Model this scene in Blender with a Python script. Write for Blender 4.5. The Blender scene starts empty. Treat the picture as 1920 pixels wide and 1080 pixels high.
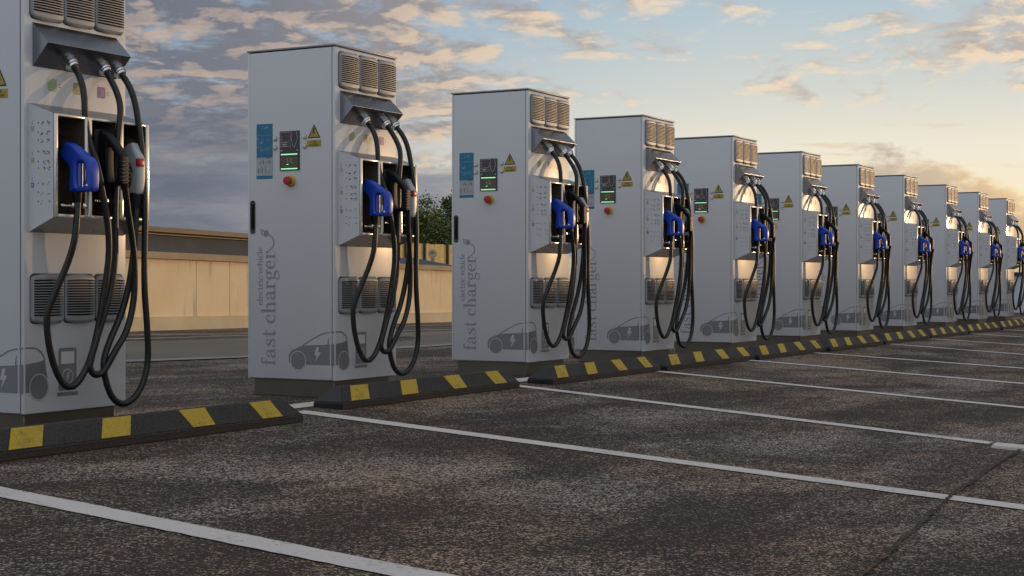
import bpy, bmesh, math, random
from mathutils import Vector, Matrix
from mathutils.geometry import tessellate_polygon
R = math.radians
SC = bpy.context.scene
COL = SC.collection

# ------------------------------------------------------------------ camera
CAM = (-7.1991, -5.0782, 0.5681)
YAW, PITCH = 28.738, -0.2321
cd = bpy.data.cameras.new('camera')
cd.sensor_width = 36.0
cd.lens = 2933.8 / 1920 * 36.0
cd.clip_start, cd.clip_end = 0.05, 2000.0
cam = bpy.data.objects.new('camera', cd)
COL.objects.link(cam)
cam.location = CAM
cam.rotation_euler = (R(90 + PITCH), 0, R(YAW - 90))
SC.camera = cam

# ------------------------------------------------------------------ node helper
class NT:
    def __init__(s, tree):
        s.t = tree; s.n = tree.nodes; s.l = tree.links
    def node(s, typ, **kw):
        n = s.n.new(typ)
        for k, v in kw.items(): setattr(n, k, v)
        return n
    def put(s, sock, v):
        if v is None: return
        if hasattr(v, 'is_output') or isinstance(v, bpy.types.NodeSocket): s.l.new(v, sock)
        else:
            if isinstance(v, (tuple, list)) and len(v) == 3 and sock.type == 'RGBA': v = (*v, 1)
            sock.default_value = v
    def m(s, op, a, b=None, c=None, clamp=False):
        n = s.node('ShaderNodeMath', operation=op); n.use_clamp = clamp
        for i, v in enumerate((a, b, c)):
            if v is not None: s.put(n.inputs[i], v)
        return n.outputs[0]
    def sstep(s, x, a, b):
        n = s.node('ShaderNodeMapRange'); n.interpolation_type = 'SMOOTHSTEP'; n.clamp = True
        s.put(n.inputs[0], x); n.inputs[1].default_value = a; n.inputs[2].default_value = b
        return n.outputs[0]
    def mix(s, f, a, b, typ='MIX'):
        n = s.node('ShaderNodeMix', data_type='RGBA', blend_type=typ); n.clamp_factor = True
        s.put(n.inputs[0], f); s.put(n.inputs[6], a); s.put(n.inputs[7], b)
        return n.outputs[2]
    def xyz(s, x, y, z):
        n = s.node('ShaderNodeCombineXYZ'); s.put(n.inputs[0], x); s.put(n.inputs[1], y); s.put(n.inputs[2], z)
        return n.outputs[0]
    def noise(s, vec, scale, detail=4, rough=.55, dist=0.0, lac=2.0):
        n = s.node('ShaderNodeTexNoise'); n.noise_dimensions = '3D'
        s.put(n.inputs['Vector'], vec); n.inputs['Scale'].default_value = scale
        n.inputs['Detail'].default_value = detail; n.inputs['Roughness'].default_value = rough
        n.inputs['Distortion'].default_value = dist; n.inputs['Lacunarity'].default_value = lac
        return n.outputs[0]
    def ramp(s, f, stops, interp='LINEAR'):
        n = s.node('ShaderNodeValToRGB'); cr = n.color_ramp; cr.interpolation = interp
        while len(cr.elements) < len(stops): cr.elements.new(.5)
        for e, (p, c) in zip(cr.elements, stops):
            e.position = p; e.color = (*c, 1) if len(c) == 3 else c
        s.put(n.inputs[0], f); return n.outputs[0]

def srgb(*c):
    return tuple((x/255/12.92 if x/255 <= .04045 else ((x/255+.055)/1.055)**2.4) for x in c)

# ------------------------------------------------------------------ sky and sun
SUN_AZ, SUN_EL = -24.0, 3.0           # azimuth from +X (negative = to the right of the row)
world = bpy.data.worlds.new('World'); SC.world = world; world.use_nodes = True
W = NT(world.node_tree)
for n in list(W.n): W.n.remove(n)
def build_sky():
    geo = W.node('ShaderNodeTexCoord')
    sep = W.node('ShaderNodeSeparateXYZ'); W.l.new(geo.outputs['Generated'], sep.inputs[0])
    dx, dy, dz = sep.outputs
    az = W.m('MULTIPLY', W.m('ARCTAN2', dy, dx), 180/math.pi)      # degrees, 0 along the row of chargers
    el = W.m('MULTIPLY', W.m('ARCSINE', dz), 180/math.pi)
    u = W.m('SUBTRACT', YAW, az)                                    # degrees clockwise from the bearing YAW
    sky = W.node('ShaderNodeTexSky', sky_type='NISHITA')
    sky.sun_disc = False; sky.sun_elevation = R(SUN_EL); sky.sun_rotation = R(90 - SUN_AZ)
    sky.air_density = 1.0; sky.dust_density = 1.2; sky.ozone_density = 1.0; sky.altitude = 50
    base = W.mix(1.0, sky.outputs[0], (.115, .115, .115), 'MULTIPLY')
    # distance to the sunset glow
    gu = W.m('SUBTRACT', u, 27.0)
    glow = W.m('SUBTRACT', 1.0, W.sstep(W.m('ABSOLUTE', gu), 0.0, 62.0))
    # clear sky, seen low in the sunset half: yellow at the horizon, pale cyan above
    elw = W.m('ADD', el, W.m('MULTIPLY', W.m('MINIMUM', gu, 0.0), -0.02))
    low = W.ramp(W.m('DIVIDE', elw, 22.0, clamp=True), [(0.0, srgb(255, 222, 164)), (.12, srgb(255, 238, 200)), (.22, srgb(244, 236, 216)),
            (.33, srgb(214, 217, 211)), (.46, srgb(184, 202, 212)), (.75, srgb(130, 160, 190)), (1.0, srgb(88, 118, 158))])
    lowc = W.ramp(W.m('DIVIDE', el, 22.0, clamp=True), [(0.0, srgb(196, 186, 176)), (.15, srgb(196, 196, 192)), (.3, srgb(172, 188, 202)),
            (.5, srgb(133, 164, 194)), (1.0, srgb(84, 112, 150))])
    right = W.sstep(u, -12.0, 9.0)
    low = W.mix(right, lowc, low)
    far = W.sstep(W.m('ABSOLUTE', gu), 44.0, 92.0)                 # the half of the sky away from the sun
    # thin bright cloud overhead and behind
    farc = W.ramp(W.m('DIVIDE', el, 60.0, clamp=True), [(0.0, (.50, .56, .63)), (.2, (.53, .595, .67)), (1.0, (.55, .60, .66))])
    fart = W.noise(W.xyz(dx, dy, W.m('MULTIPLY', dz, 2.0)), 2.2, 5, .55)
    farc = W.mix(W.sstep(fart, .35, .65), W.mix(1.0, farc, (.84, .86, .90), 'MULTIPLY'), W.mix(1.0, farc, (1.16, 1.14, 1.10), 'MULTIPLY'))
    up = W.sstep(el, 18.0, 40.0)
    col = W.mix(up, low, base)
    col = W.mix(.05, col, base)
    col = W.mix(W.m('MAXIMUM', far, W.m('MULTIPLY', W.sstep(el, 26.0, 48.0), .8)), col, farc)
    # sun side brightening near the horizon, outside the frame
    hot = W.m('MULTIPLY', W.m('SUBTRACT', 1.0, W.sstep(W.m('ABSOLUTE', W.m('SUBTRACT', u, YAW - SUN_AZ)), 0.0, 25.0)), W.m('SUBTRACT', 1.0, W.sstep(el, 0.0, 16.0)))
    col = W.mix(hot, col, (1.7, 1.1, .52), 'MIX')
    # ---- clouds: a flat layer seen in perspective, lit from the sunset side
    inv = W.m('DIVIDE', 1.0, W.m('ADD', W.m('MAXIMUM', dz, 0.0), .20))
    px, py = W.m('MULTIPLY', dx, inv), W.m('MULTIPLY', dy, inv)
    ca, sa = math.cos(R(YAW+16)), math.sin(R(YAW+16))              # rolls lie slightly askew to the view
    qx = W.m('ADD', W.m('MULTIPLY', px, ca), W.m('MULTIPLY', py, sa)); qy = W.m('SUBTRACT', W.m('MULTIPLY', py, ca), W.m('MULTIPLY', px, sa))
    P0 = W.xyz(W.m('MULTIPLY', qx, 1.0), W.m('MULTIPLY', qy, 1.0), 0.0)
    P1 = W.xyz(W.m('ADD', qx, .035), W.m('ADD', qy, -.035), 0.0)
    na = W.noise(P0, 8.0, 8, .58, .3); nb = W.noise(P1, 8.0, 5, .55, .3)
    nl = W.noise(P0, 2.2, 3, .5)
    fineN = W.noise(P0, 30.0, 5, .6)
    nn = W.m('ADD', W.m('ADD', W.m('MULTIPLY', na, .72), W.m('MULTIPLY', nl, .36)), W.m('MULTIPLY', W.m('SUBTRACT', fineN, .5), .14))
    thr = W.m('ADD', .425, W.m('MULTIPLY', W.sstep(u, -9.0, 9.0), .185))
    thr = W.m('ADD', thr, W.m('MULTIPLY', W.m('MULTIPLY', W.sstep(u, -3., 4.), W.m('SUBTRACT', 1.0, W.sstep(el, 4.2, 6.6))), .20))
    thr = W.m('SUBTRACT', thr, W.m('MULTIPLY', W.m('MULTIPLY', W.sstep(u, 11.5, 16.5), W.sstep(el, 7.0, 9.0)), .150))
    thr = W.m('SUBTRACT', thr, W.m('MULTIPLY', W.m('MULTIPLY', W.sstep(W.m('ABSOLUTE', W.m('SUBTRACT', u, 10.5)), 4.5, .5), W.sstep(W.m('ABSOLUTE', W.m('SUBTRACT', el, 7.6)), 1.7, .4)), .075))
    near = W.m('SUBTRACT', 1.0, W.m('MULTIPLY', far, .85))          # thinner cloud away from the sunset
    a1 = W.m('MULTIPLY', W.sstep(W.m('SUBTRACT', nn, thr), -.05, .12), W.m('MULTIPLY', near, W.sstep(el, 34.0, 14.0)))
    thick = W.sstep(W.m('SUBTRACT', nn, thr), .0, .22)
    relief = W.sstep(W.m('ADD', W.m('SUBTRACT', na, nb), W.m('MULTIPLY', W.m('SUBTRACT', fineN, .5), .10)), -.085, .115)
    lit = W.m('SUBTRACT', W.m('MULTIPLY', relief, 1.05), W.m('MULTIPLY', thick, W.m('ADD', .18, W.m('MULTIPLY', W.sstep(u, 2., -13.), .44))))
    lit = W.m('MULTIPLY', lit, 1.0, clamp=True)
    right2 = W.sstep(u, -15., 9.)
    peach = W.mix(right2, srgb(204, 178, 160), srgb(244, 220, 190))
    grey = W.mix(right2, srgb(108, 112, 124), srgb(184, 172, 164))
    ccol = W.mix(lit, grey, peach)
    col = W.mix(W.m('MULTIPLY', a1, .93), col, ccol)
    # smooth blue-grey stratus low on the left
    ns = W.noise(W.xyz(W.m('MULTIPLY', u, .16), W.m('MULTIPLY', el, 1.1), 7.0), .9, 6, .6)
    strat = W.m('MULTIPLY', W.sstep(W.m('ADD', el, W.m('MULTIPLY', W.m('SUBTRACT', ns, .5), 3.2)), 8.0, 4.0), W.sstep(W.m('ADD', u, W.m('MULTIPLY', W.m('SUBTRACT', ns, .5), 6.0)), -5.0, -9.5))
    strat = W.m('MULTIPLY', strat, near)
    scol = W.mix(W.sstep(ns, .36, .66), srgb(104, 111, 126), srgb(128, 131, 140))
    col = W.mix(W.m('MULTIPLY', strat, .9), col, scol)
    # a grey bank over the trees, a pale break above it
    bank2 = W.m('MULTIPLY', W.sstep(W.m('ADD', el, W.m('MULTIPLY', W.m('SUBTRACT', ns, .5), 1.2)), 4.25, 3.85), W.sstep(W.m('ADD', u, W.m('MULTIPLY', W.m('SUBTRACT', ns, .5), 16.0)), 7.0, -2.5))
    bank2 = W.m('MULTIPLY', bank2, W.sstep(u, -12., -7.5))
    col = W.mix(bank2, col, W.mix(W.sstep(ns, .4, .6), srgb(128, 132, 146), srgb(146, 147, 155)))
    # golden-grey bank low on the right, its top edge ragged and falling to the right
    ne = W.noise(W.xyz(W.m('MULTIPLY', u, .8), W.m('MULTIPLY', el, 1.5), 5.), 1.0, 7, .62)
    top = W.m('ADD', W.m('SUBTRACT', 4.75, W.m('MULTIPLY', W.m('MAXIMUM', W.m('SUBTRACT', u, 13.9), 0.0), .40)), W.m('MULTIPLY', W.m('SUBTRACT', ne, .5), 1.9))
    dl = W.m('SUBTRACT', el, top)
    bank = W.m('MULTIPLY', W.sstep(dl, .22, -.42), W.sstep(W.m('ADD', u, W.m('MULTIPLY', W.m('SUBTRACT', ne, .5), 5.)), 11.2, 14.0))
    bank = W.m('MULTIPLY', bank, W.m('ADD', .62, W.m('MULTIPLY', W.sstep(ne, .36, .55), .38)))
    bcol = W.mix(W.sstep(dl, -1.3, .15), srgb(200, 168, 134), srgb(240, 202, 146))
    bcol = W.mix(W.sstep(u, 18.0, 13.0), bcol, srgb(186, 168, 150))
    col = W.mix(W.m('MULTIPLY', bank, .80), col, bcol)
    # thin bars drifting above it
    nbar = W.noise(W.xyz(W.m('MULTIPLY', u, .22), W.m('MULTIPLY', el, 2.6), 2.), 1.0, 5, .6)
    bars = W.m('MULTIPLY', W.m('MULTIPLY', W.sstep(nbar, .57, .68), W.sstep(W.m('ABSOLUTE', W.m('SUBTRACT', el, 4.6)), 1.5, .5)), W.sstep(u, 5., 9.))
    col = W.mix(W.m('MULTIPLY', bars, .4), col, srgb(226, 190, 150))
    # ground side of the world
    col = W.mix(W.sstep(el, -.5, -2.5), col, (.05, .047, .045))
    bg = W.node('ShaderNodeBackground'); W.put(bg.inputs[0], col); bg.inputs[1].default_value = 1.0
    out = W.node('ShaderNodeOutputWorld'); W.l.new(bg.outputs[0], out.inputs[0])
build_sky()
sl = bpy.data.lights.new('sun', 'SUN'); sl.energy = 1.12; sl.angle = R(.5); sl.color = (1.0, .63, .33)
sun = bpy.data.objects.new('sun', sl); COL.objects.link(sun)
_d = Vector((math.cos(R(SUN_EL))*math.cos(R(SUN_AZ)), math.cos(R(SUN_EL))*math.sin(R(SUN_AZ)), math.sin(R(SUN_EL))))
sun.rotation_euler = (-_d).to_track_quat('-Z', 'Y').to_euler(); sun.location = (12, -14, 6)
SC.view_settings.view_transform = 'Standard'; SC.view_settings.look = 'None'
SC.view_settings.exposure = 0.0; SC.view_settings.gamma = 1.0
SC.view_settings.use_curve_mapping = False
SC.cycles.use_denoising = True
SC.cycles.max_bounces = 6

# ------------------------------------------------------------------ materials
MATS = {}
def mat(name, col, rough=.5, metal=0.0, spec=.5, emit=None, es=1.0, bump=None, var=None, coat=0.0, cr=.2):
    if name in MATS: return MATS[name]
    m = bpy.data.materials.new(name); m.use_nodes = True
    T = NT(m.node_tree); b = T.n['Principled BSDF']
    b.inputs['Base Color'].default_value = (*col, 1); b.inputs['Roughness'].default_value = rough
    b.inputs['Metallic'].default_value = metal; b.inputs['Specular IOR Level'].default_value = spec
    b.inputs['Coat Weight'].default_value = coat; b.inputs['Coat Roughness'].default_value = cr; b.inputs['Coat IOR'].default_value = 1.65 if coat == 1.0 else 1.5
    if emit:
        b.inputs['Emission Color'].default_value = (*emit, 1); b.inputs['Emission Strength'].default_value = es
    tc = T.node('ShaderNodeTexCoord').outputs['Object']
    if var:      # (scale, amount)
        n = T.noise(tc, var[0], 5, .6)
        k = T.m('ADD', 1.0 - var[1]*.5, T.m('MULTIPLY', n, var[1]))
        T.put(b.inputs['Base Color'], T.mix(1.0, (*col, 1), T.xyz(k, k, k), 'MULTIPLY'))
        T.put(b.inputs['Roughness'], T.m('ADD', rough - .06, T.m('MULTIPLY', n, .12)))
    if bump:     # (scale, strength, distance)
        n = T.noise(tc, bump[0], 3, .6)
        bn = T.node('ShaderNodeBump'); bn.inputs['Strength'].default_value = bump[1]; bn.inputs['Distance'].default_value = bump[2]
        T.l.new(n, bn.inputs['Height']); T.l.new(bn.outputs[0], b.inputs['Normal'])
    MATS[name] = m; return m

WHITE = mat('white_paint', (.615, .62, .635), .5, spec=.4, var=(2.2, .05), coat=1.0, cr=.16)
DOORW = mat('white_door_paint', (.575, .585, .615), .45, spec=.4, var=(1.7, .05), coat=.5, cr=.28)
LIDM = mat('lid_paint', (.30, .30, .31), .35)
VENTM = mat('vent_plastic', (.285, .295, .31), .45, var=(6, .06))
DARK = mat('dark_gap', (.012, .012, .013), .6)
STEEL = mat('brushed_steel', (.24, .25, .275), .26, 1.0, var=(3, .05))
POL = mat('polished_steel', (.80, .75, .67), .24, .55, var=(4, .06))
CHROME = mat('chrome', (.75, .75, .76), .12, 1.0)
PLINTH = mat('plinth_steel', (.15, .13, .105), .34, .7, var=(5, .25))
RUBBER = mat('black_rubber', (.014, .0135, .0135), .38, spec=.5, bump=(260, .15, .002))
BLACKP = mat('black_plastic', (.007, .007, .008), .5, spec=.25)
INNER = mat('holster_lining', (.17, .14, .115), .35, .5, var=(8, .3))
BLUE = mat('blue_plastic', (.012, .062, .50), .38, coat=.1)
GREYP = mat('grey_plastic', (.42, .45, .48), .34)
RED = mat('red_plastic', (.42, .018, .02), .35)
YEL = mat('yellow_plastic', (.55, .36, .03), .45)
PRINT2 = mat('lettering_print', (.25, .26, .285), .42)
EMBL = mat('emblem_print', (.165, .17, .185), .5, spec=.4, coat=1.0, cr=.21)
OUTL = mat('pale_outline', (.46, .47, .49), .5, spec=.4, coat=1.0, cr=.21)
INK = mat('black_ink', (.02, .02, .025), .5)
SBLUE = mat('sign_blue', (.018, .17, .30), .4)
SPALE = mat('sign_pale', (.40, .42, .46), .4)
SLINE = mat('sign_white', (.30, .48, .58), .4)
SDARK = mat('sign_dark', (.12, .12, .17), .4)
SRED = mat('sign_red', (.40, .20, .22), .4)
SPINK = mat('sign_mauve', (.22, .22, .48), .4)
WYEL = mat('warning_yellow', (.40, .29, .03), .45)
SCRB = mat('screen_glass', (.022, .022, .023), .12, spec=.6)
SCRD = mat('display_glass_reflection', (.085, .045, .022), .10, spec=.6)  # brown is a warm reflection put into the glass colour
SCRL = mat('screen_white_print', (.55, .53, .52), .4)
SCRR = mat('screen_red_print', (.36, .12, .12), .4)
LED = mat('led_green', (.1, .5, .2), .4, emit=(.42, 1.0, .52), es=.95)
GLYPH = mat('display_glyph', (.06, .22, .05), .4, emit=(.25, .75, .2), es=.20)
BTN = mat('button_ivory', (.62, .60, .54), .35)
ICG = mat('icon_green', (.36, .46, .25), .45)
ICY = mat('icon_ochre', (.46, .35, .12), .45)
ICP = mat('icon_purple', (.30, .14, .40), .45)
PICTO = mat('pictogram_ink', (.04, .04, .065), .45)

# ------------------------------------------------------------------ mesh builder
def catmull(pts, n=6, closed=False):
    P = [Vector(p) for p in pts]; out = []
    m = len(P); rng = m if closed else m - 1
    for i in range(rng):
        if closed: a, b, c, d = P[i-1], P[i], P[(i+1) % m], P[(i+2) % m]
        else: a, b, c, d = P[max(i-1, 0)], P[i], P[i+1], P[min(i+2, m-1)]
        for k in range(n):
            t = k/n
            out.append(.5*((2*b) + (c-a)*t + (2*a-5*b+4*c-d)*t*t + (3*b-a-3*c+d)*t**3))
    if not closed: out.append(P[-1])
    return out

class MB:
    def __init__(s): s.v = []; s.f = []; s.mi = []; s.ms = []; s.sm = []
    def mid(s, m):
        if m not in s.ms: s.ms.append(m)
        return s.ms.index(m)
    def add(s, vs, fs, m, smooth=False):
        o = len(s.v); s.v += [tuple(v) for v in vs]; i = s.mid(m)
        for f in fs: s.f.append([o+k for k in f]); s.mi.append(i); s.sm.append(smooth)
    def box(s, a, b, m, bev=0.0, seg=2, smooth=True):
        bm = bmesh.new(); bmesh.ops.create_cube(bm, size=1)
        for v in bm.verts:
            v.co = Vector([(a[k]+b[k])/2 + v.co[k]*(b[k]-a[k]) for k in range(3)])
        if bev > 0: bmesh.ops.bevel(bm, geom=bm.edges[:], offset=bev, segments=seg, affect='EDGES', profile=.5)
        s.bm(bm, m, bev > 0 and smooth)
    def bm(s, bm, m, smooth=False):
        bm.normal_update()
        s.add([v.co.copy() for v in bm.verts], [[v.index for v in f.verts] for f in (bm.verts.index_update(), bm.faces)[1]], m, smooth); bm.free()
    def poly(s, pts, m, smooth=False):       # planar polygon in 3-D, triangulated if large
        pts = [Vector(p) for p in pts]
        if len(pts) <= 4: s.add(pts, [list(range(len(pts)))], m, smooth); return
        s.add(pts, [list(t) for t in tessellate_polygon([pts])], m, smooth)
    def tube(s, pts, r, m, seg=10, cap=True, n=5, interp=True, flat=1.0, side=None):
        """sweep; r a number or list per control point; flat squeezes along 'side'"""
        k0 = len(pts)
        rr = list(r) if isinstance(r, (list, tuple)) else [r]*k0
        P = [(*p, rr[i]) for i, p in enumerate(pts)]
        if interp and k0 > 2:
            Q = [Vector((p[0], p[1], p[2])) for p in P]; Q = catmull(Q, n)
            rs = [v.x for v in catmull([Vector((x, 0, 0)) for x in rr], n)]
        else: Q = [Vector(p[:3]) for p in P]; rs = rr
        up = None; vs = []; fs = []
        for i, p in enumerate(Q):
            t = (Q[min(i+1, len(Q)-1)] - Q[max(i-1, 0)]).normalized()
            if side is not None: a = Vector(side); a = (a - t*a.dot(t)).normalized()
            elif up is None:
                a = Vector((0, 0, 1)) if abs(t.z) < .9 else Vector((1, 0, 0)); a = (a - t*a.dot(t)).normalized()
            else: a = (up - t*up.dot(t)).normalized()
            up = a; b = t.cross(a)
            for j in range(seg):
                an = 2*math.pi*j/seg
                vs.append(p + (a*math.cos(an)*flat + b*math.sin(an))*rs[i])
        for i in range(len(Q)-1):
            for j in range(seg):
                k = (j+1) % seg
                fs.append([i*seg+j, i*seg+k, (i+1)*seg+k, (i+1)*seg+j])
        if cap: fs += [list(range(seg))[::-1], [(len(Q)-1)*seg+j for j in range(seg)]]
        s.add(vs, fs, m, True)
    def lathe(s, prof, org, axis, m, seg=16):   # prof: (distance along axis, radius)
        ax = Vector(axis).normalized(); org = Vector(org)
        a = Vector((0, 0, 1)) if abs(ax.z) < .9 else Vector((1, 0, 0)); a = (a-ax*a.dot(ax)).normalized(); b = ax.cross(a)
        vs = []; fs = []
        for (d, r) in prof:
            for j in range(seg):
                t = 2*math.pi*j/seg; vs.append(org + ax*d + (a*math.cos(t)+b*math.sin(t))*max(r, 1e-5))
        for i in range(len(prof)-1):
            for j in range(seg):
                k = (j+1) % seg; fs.append([i*seg+j, i*seg+k, (i+1)*seg+k, (i+1)*seg+j])
        s.add(vs, fs, m, True)
    def build(s, name, parent=None, off=(0, 0, 0), auto=True):
        me = bpy.data.meshes.new(name)
        me.from_pydata([(v[0]+off[0], v[1]+off[1], v[2]+off[2]) for v in s.v], [], s.f)
        for m in s.ms: me.materials.append(m)
        me.polygons.foreach_set('material_index', s.mi); me.polygons.foreach_set('use_smooth', s.sm)
        bm = bmesh.new(); bm.from_mesh(me)
        bmesh.ops.recalc_face_normals(bm, faces=bm.faces[:])
        for e in bm.edges:
            if len(e.link_faces) == 2 and e.calc_face_angle(0) > R(38): e.smooth = False
        bm.to_mesh(me); bm.free(); me.update()
        o = bpy.data.objects.new(name, me); COL.objects.link(o)
        if parent: o.parent = parent
        return o

def tag(o, label=None, cat=None, group=None, kind=None):
    for k, v in (('label', label), ('category', cat), ('group', group), ('kind', kind)):
        if v: o[k] = v
    return o
def empty(name, loc, label, cat, group=None, rz=0.0):
    o = bpy.data.objects.new(name, None); COL.objects.link(o); o.location = loc; o.rotation_euler = (0, 0, rz)
    o.empty_display_size = .2
    return tag(o, label, cat, group)
def kids(o): return [c for c in bpy.data.objects if c.parent == o]
def copy_tree(o, parent=None):
    c = o.copy(); COL.objects.link(c)
    if parent: c.parent = parent
    for k in kids(o): copy_tree(k, c)
    return c

def curve_solid(splines, half, bev, m, place):
    """closed outlines (first outer, rest holes) in 2-D -> rounded slab; place maps (u,v,w)->xyz; returns MB-ready data"""
    cu = bpy.data.curves.new('tmp', 'CURVE'); cu.dimensions = '2D'; cu.fill_mode = 'BOTH'
    cu.extrude = max(half-bev, 1e-4); cu.bevel_depth = bev; cu.bevel_resolution = 3; cu.offset = -bev
    for sp in splines:
        s = cu.splines.new('POLY'); s.points.add(len(sp)-1); s.use_cyclic_u = True
        for q, p in zip(s.points, sp): q.co = (p[0], p[1], 0, 1)
    o = bpy.data.objects.new('tmp', cu); COL.objects.link(o)
    dg = bpy.context.evaluated_depsgraph_get(); me = bpy.data.meshes.new_from_object(o.evaluated_get(dg))
    vs = [place(*v.co) for v in me.vertices]; fs = [list(f.vertices) for f in me.polygons]
    bpy.data.objects.remove(o); bpy.data.curves.remove(cu); bpy.data.meshes.remove(me)
    return vs, fs

# strokes laid on a plane: pts (u,v), width(s); place(u,v,off)
def stroke(mb, pts, w, m, place, off, n=6, smooth=True, taper=None):
    if len(pts) > 2 and smooth:
        ws = w if isinstance(w, (list, tuple)) else [w]*len(pts)
        Q = catmull([(p[0], p[1], 0) for p in pts], n)
        wl = [v.x for v in catmull([(x, 0, 0) for x in ws], n)]
    else:
        Q = [Vector((p[0], p[1], 0)) for p in pts]
        wl = list(w) if isinstance(w, (list, tuple)) else [w]*len(Q)
    vs = []
    for i, p in enumerate(Q):
        t = (Q[min(i+1, len(Q)-1)]-Q[max(i-1, 0)]).normalized(); nn = Vector((-t.y, t.x, 0))
        for sg in (-1, 1):
            q = p + nn*sg*wl[i]/2; vs.append(place(q.x, q.y, off))
    mb.add(vs, [[2*i, 2*i+1, 2*i+3, 2*i+2] for i in range(len(Q)-1)], m)
def disc(mb, c, r, m, place, off, seg=20, ry=None):
    ry = ry or r
    mb.add([place(c[0]+r*math.cos(2*math.pi*k/seg), c[1]+ry*math.sin(2*math.pi*k/seg), off) for k in range(seg)], [list(range(seg))], m)
def quad(mb, u0, v0, u1, v1, m, place, off):
    mb.add([place(u0, v0, off), place(u1, v0, off), place(u1, v1, off), place(u0, v1, off)], [[0, 1, 2, 3]], m)
def rrect(u0, v0, u1, v1, r, n=4):
    P = []
    for cx, cy, a0 in ((u1-r, v1-r, 0), (u0+r, v1-r, 90), (u0+r, v0+r, 180), (u1-r, v0+r, 270)):
        for k in range(n+1):
            a = R(a0+90*k/n); P.append((cx+r*math.cos(a), cy+r*math.sin(a)))
    return P
def fill(mb, pts, m, place, off): mb.poly([place(p[0], p[1], off) for p in pts], m)

SX = -.0045                                            # the door skin on the side of the cabinet
def side(u, v, off): return Vector((SX - off, u, v))   # u is world y, v is z
def front(u, v, off): return Vector((u, -off, v))      # u is x

# ------------------------------------------------------------------ serif letters drawn as strokes (x height 1)
def glyphs():
    G = {}
    S = lambda x0, x1, y: ([(x0, y), (x1, y)], .065)
    G['f'] = (.62, [([(.32, .03), (.32, 1.2), (.36, 1.46), (.50, 1.56), (.60, 1.52)], [.17, .17, .15, .07, .06]), S(.08, .58, .97), S(.1, .56, .033)], [(.62, 1.44, .09)])
    G['a'] = (.85, [([(.16, .78), (.24, .92), (.38, .97), (.54, .86), (.58, .62), (.58, .2), (.64, .05), (.74, .05), (.80, .14)], [.05, .05, .06, .13, .17, .17, .13, .06, .03]),
                    ([(.58, .57), (.36, .5), (.17, .36), (.15, .16), (.28, .04), (.46, .08), (.58, .22)], [.05, .07, .13, .17, .11, .05, .04])], [(.18, .72, .09)])
    G['s'] = (.72, [([(.57, .74), (.50, .90), (.34, .97), (.18, .86), (.20, .68), (.38, .55), (.56, .38), (.56, .14), (.36, .03), (.18, .10), (.11, .28)], [.04, .05, .06, .11, .16, .19, .16, .11, .06, .05, .04]),
                    ([(.58, .70), (.58, .95)], .04), ([(.1, .05), (.1, .32)], .04)], [])
    G['t'] = (.62, [([(.28, 1.33), (.28, .22), (.33, .06), (.46, .04), (.58, .18)], [.10, .17, .15, .07, .03]), S(.05, .58, .97)], [])
    G['c'] = (.80, [([(.66, .80), (.56, .93), (.42, .97), (.22, .82), (.14, .5), (.22, .18), (.44, .03), (.62, .09), (.72, .26)], [.05, .05, .06, .15, .19, .15, .06, .05, .03])], [(.63, .73, .095)])
    G['h'] = (.95, [([(.2, .03), (.2, 1.55)], .17), ([(.22, .72), (.36, .92), (.52, .96), (.67, .84), (.71, .6), (.71, .03)], [.04, .05, .09, .15, .17, .17]), S(.02, .40, .033), S(.52, .90, .034), ([(.02, 1.52), (.2, 1.55)], .06)], [])
    G['r'] = (.68, [([(.22, .03), (.22, 1.0)], .17), ([(.24, .62), (.34, .86), (.46, .96), (.58, .93)], [.04, .05, .08, .07]), S(.04, .46, .033), ([(.04, .96), (.22, .98)], .06)], [(.57, .86, .10)])
    G['g'] = (.78, [([(.36, .98), (.18, .86), (.13, .66), (.19, .46), (.36, .36), (.52, .46), (.58, .66), (.53, .86), (.36, .98)], [.05, .13, .16, .13, .05, .13, .16, .13, .05]),
                    ([(.24, .38), (.15, .22), (.24, .08), (.5, .03), (.66, -.1), (.62, -.33), (.36, -.45), (.12, -.36), (.08, -.18), (.22, .04)], [.04, .08, .13, .15, .13, .07, .06, .07, .08, .04]),
                    ([(.5, .86), (.6, .98), (.7, .96)], [.04, .05, .05])], [(.71, .92, .07)])
    G['e'] = (.78, [([(.16, .54), (.66, .54)], .055), ([(.65, .54), (.60, .82), (.42, .97), (.22, .82), (.14, .5), (.22, .18), (.44, .03), (.60, .09), (.69, .24)], [.12, .11, .06, .15, .18, .15, .06, .05, .03])], [])
    G['l'] = (.42, [([(.2, .03), (.2, 1.55)], .17), S(.02, .39, .033), ([(.02, 1.52), (.2, 1.55)], .06)], [])
    G['i'] = (.42, [([(.2, .03), (.2, .98)], .17), S(.02, .39, .033), ([(.03, .95), (.2, .97)], .06)], [(.19, 1.38, .12)])
    G['v'] = (.75, [([(.13, .98), (.40, .02)], [.18, .15]), ([(.40, .02), (.64, .98)], .055), S(.0, .30, .967), S(.48, .78, .966)], [])
    G[' '] = (.40, [], [])
    return G
GL = glyphs()
def lettering(mb, text, z0, z1, yb, xh, m):
    adv = sum(GL[c][0] for c in text); k = (z1-z0)/(adv*xh); z = z0; off = .0012
    for ch in text:
        a, st, dots = GL[ch]
        pl = lambda u, v, o, z=z: side(yb + v*xh, z + u*xh*k, o)
        for pts, w in st:
            off += .00004; stroke(mb, pts, w, m, pl, off, n=5)
            if off > .0022: off = .0012
        for (u, v, r) in dots: off += .00004; disc(mb, (u, v), r/ k if k > 1 else r, m, pl, off, 12, r)
        z += a*xh*k

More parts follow.
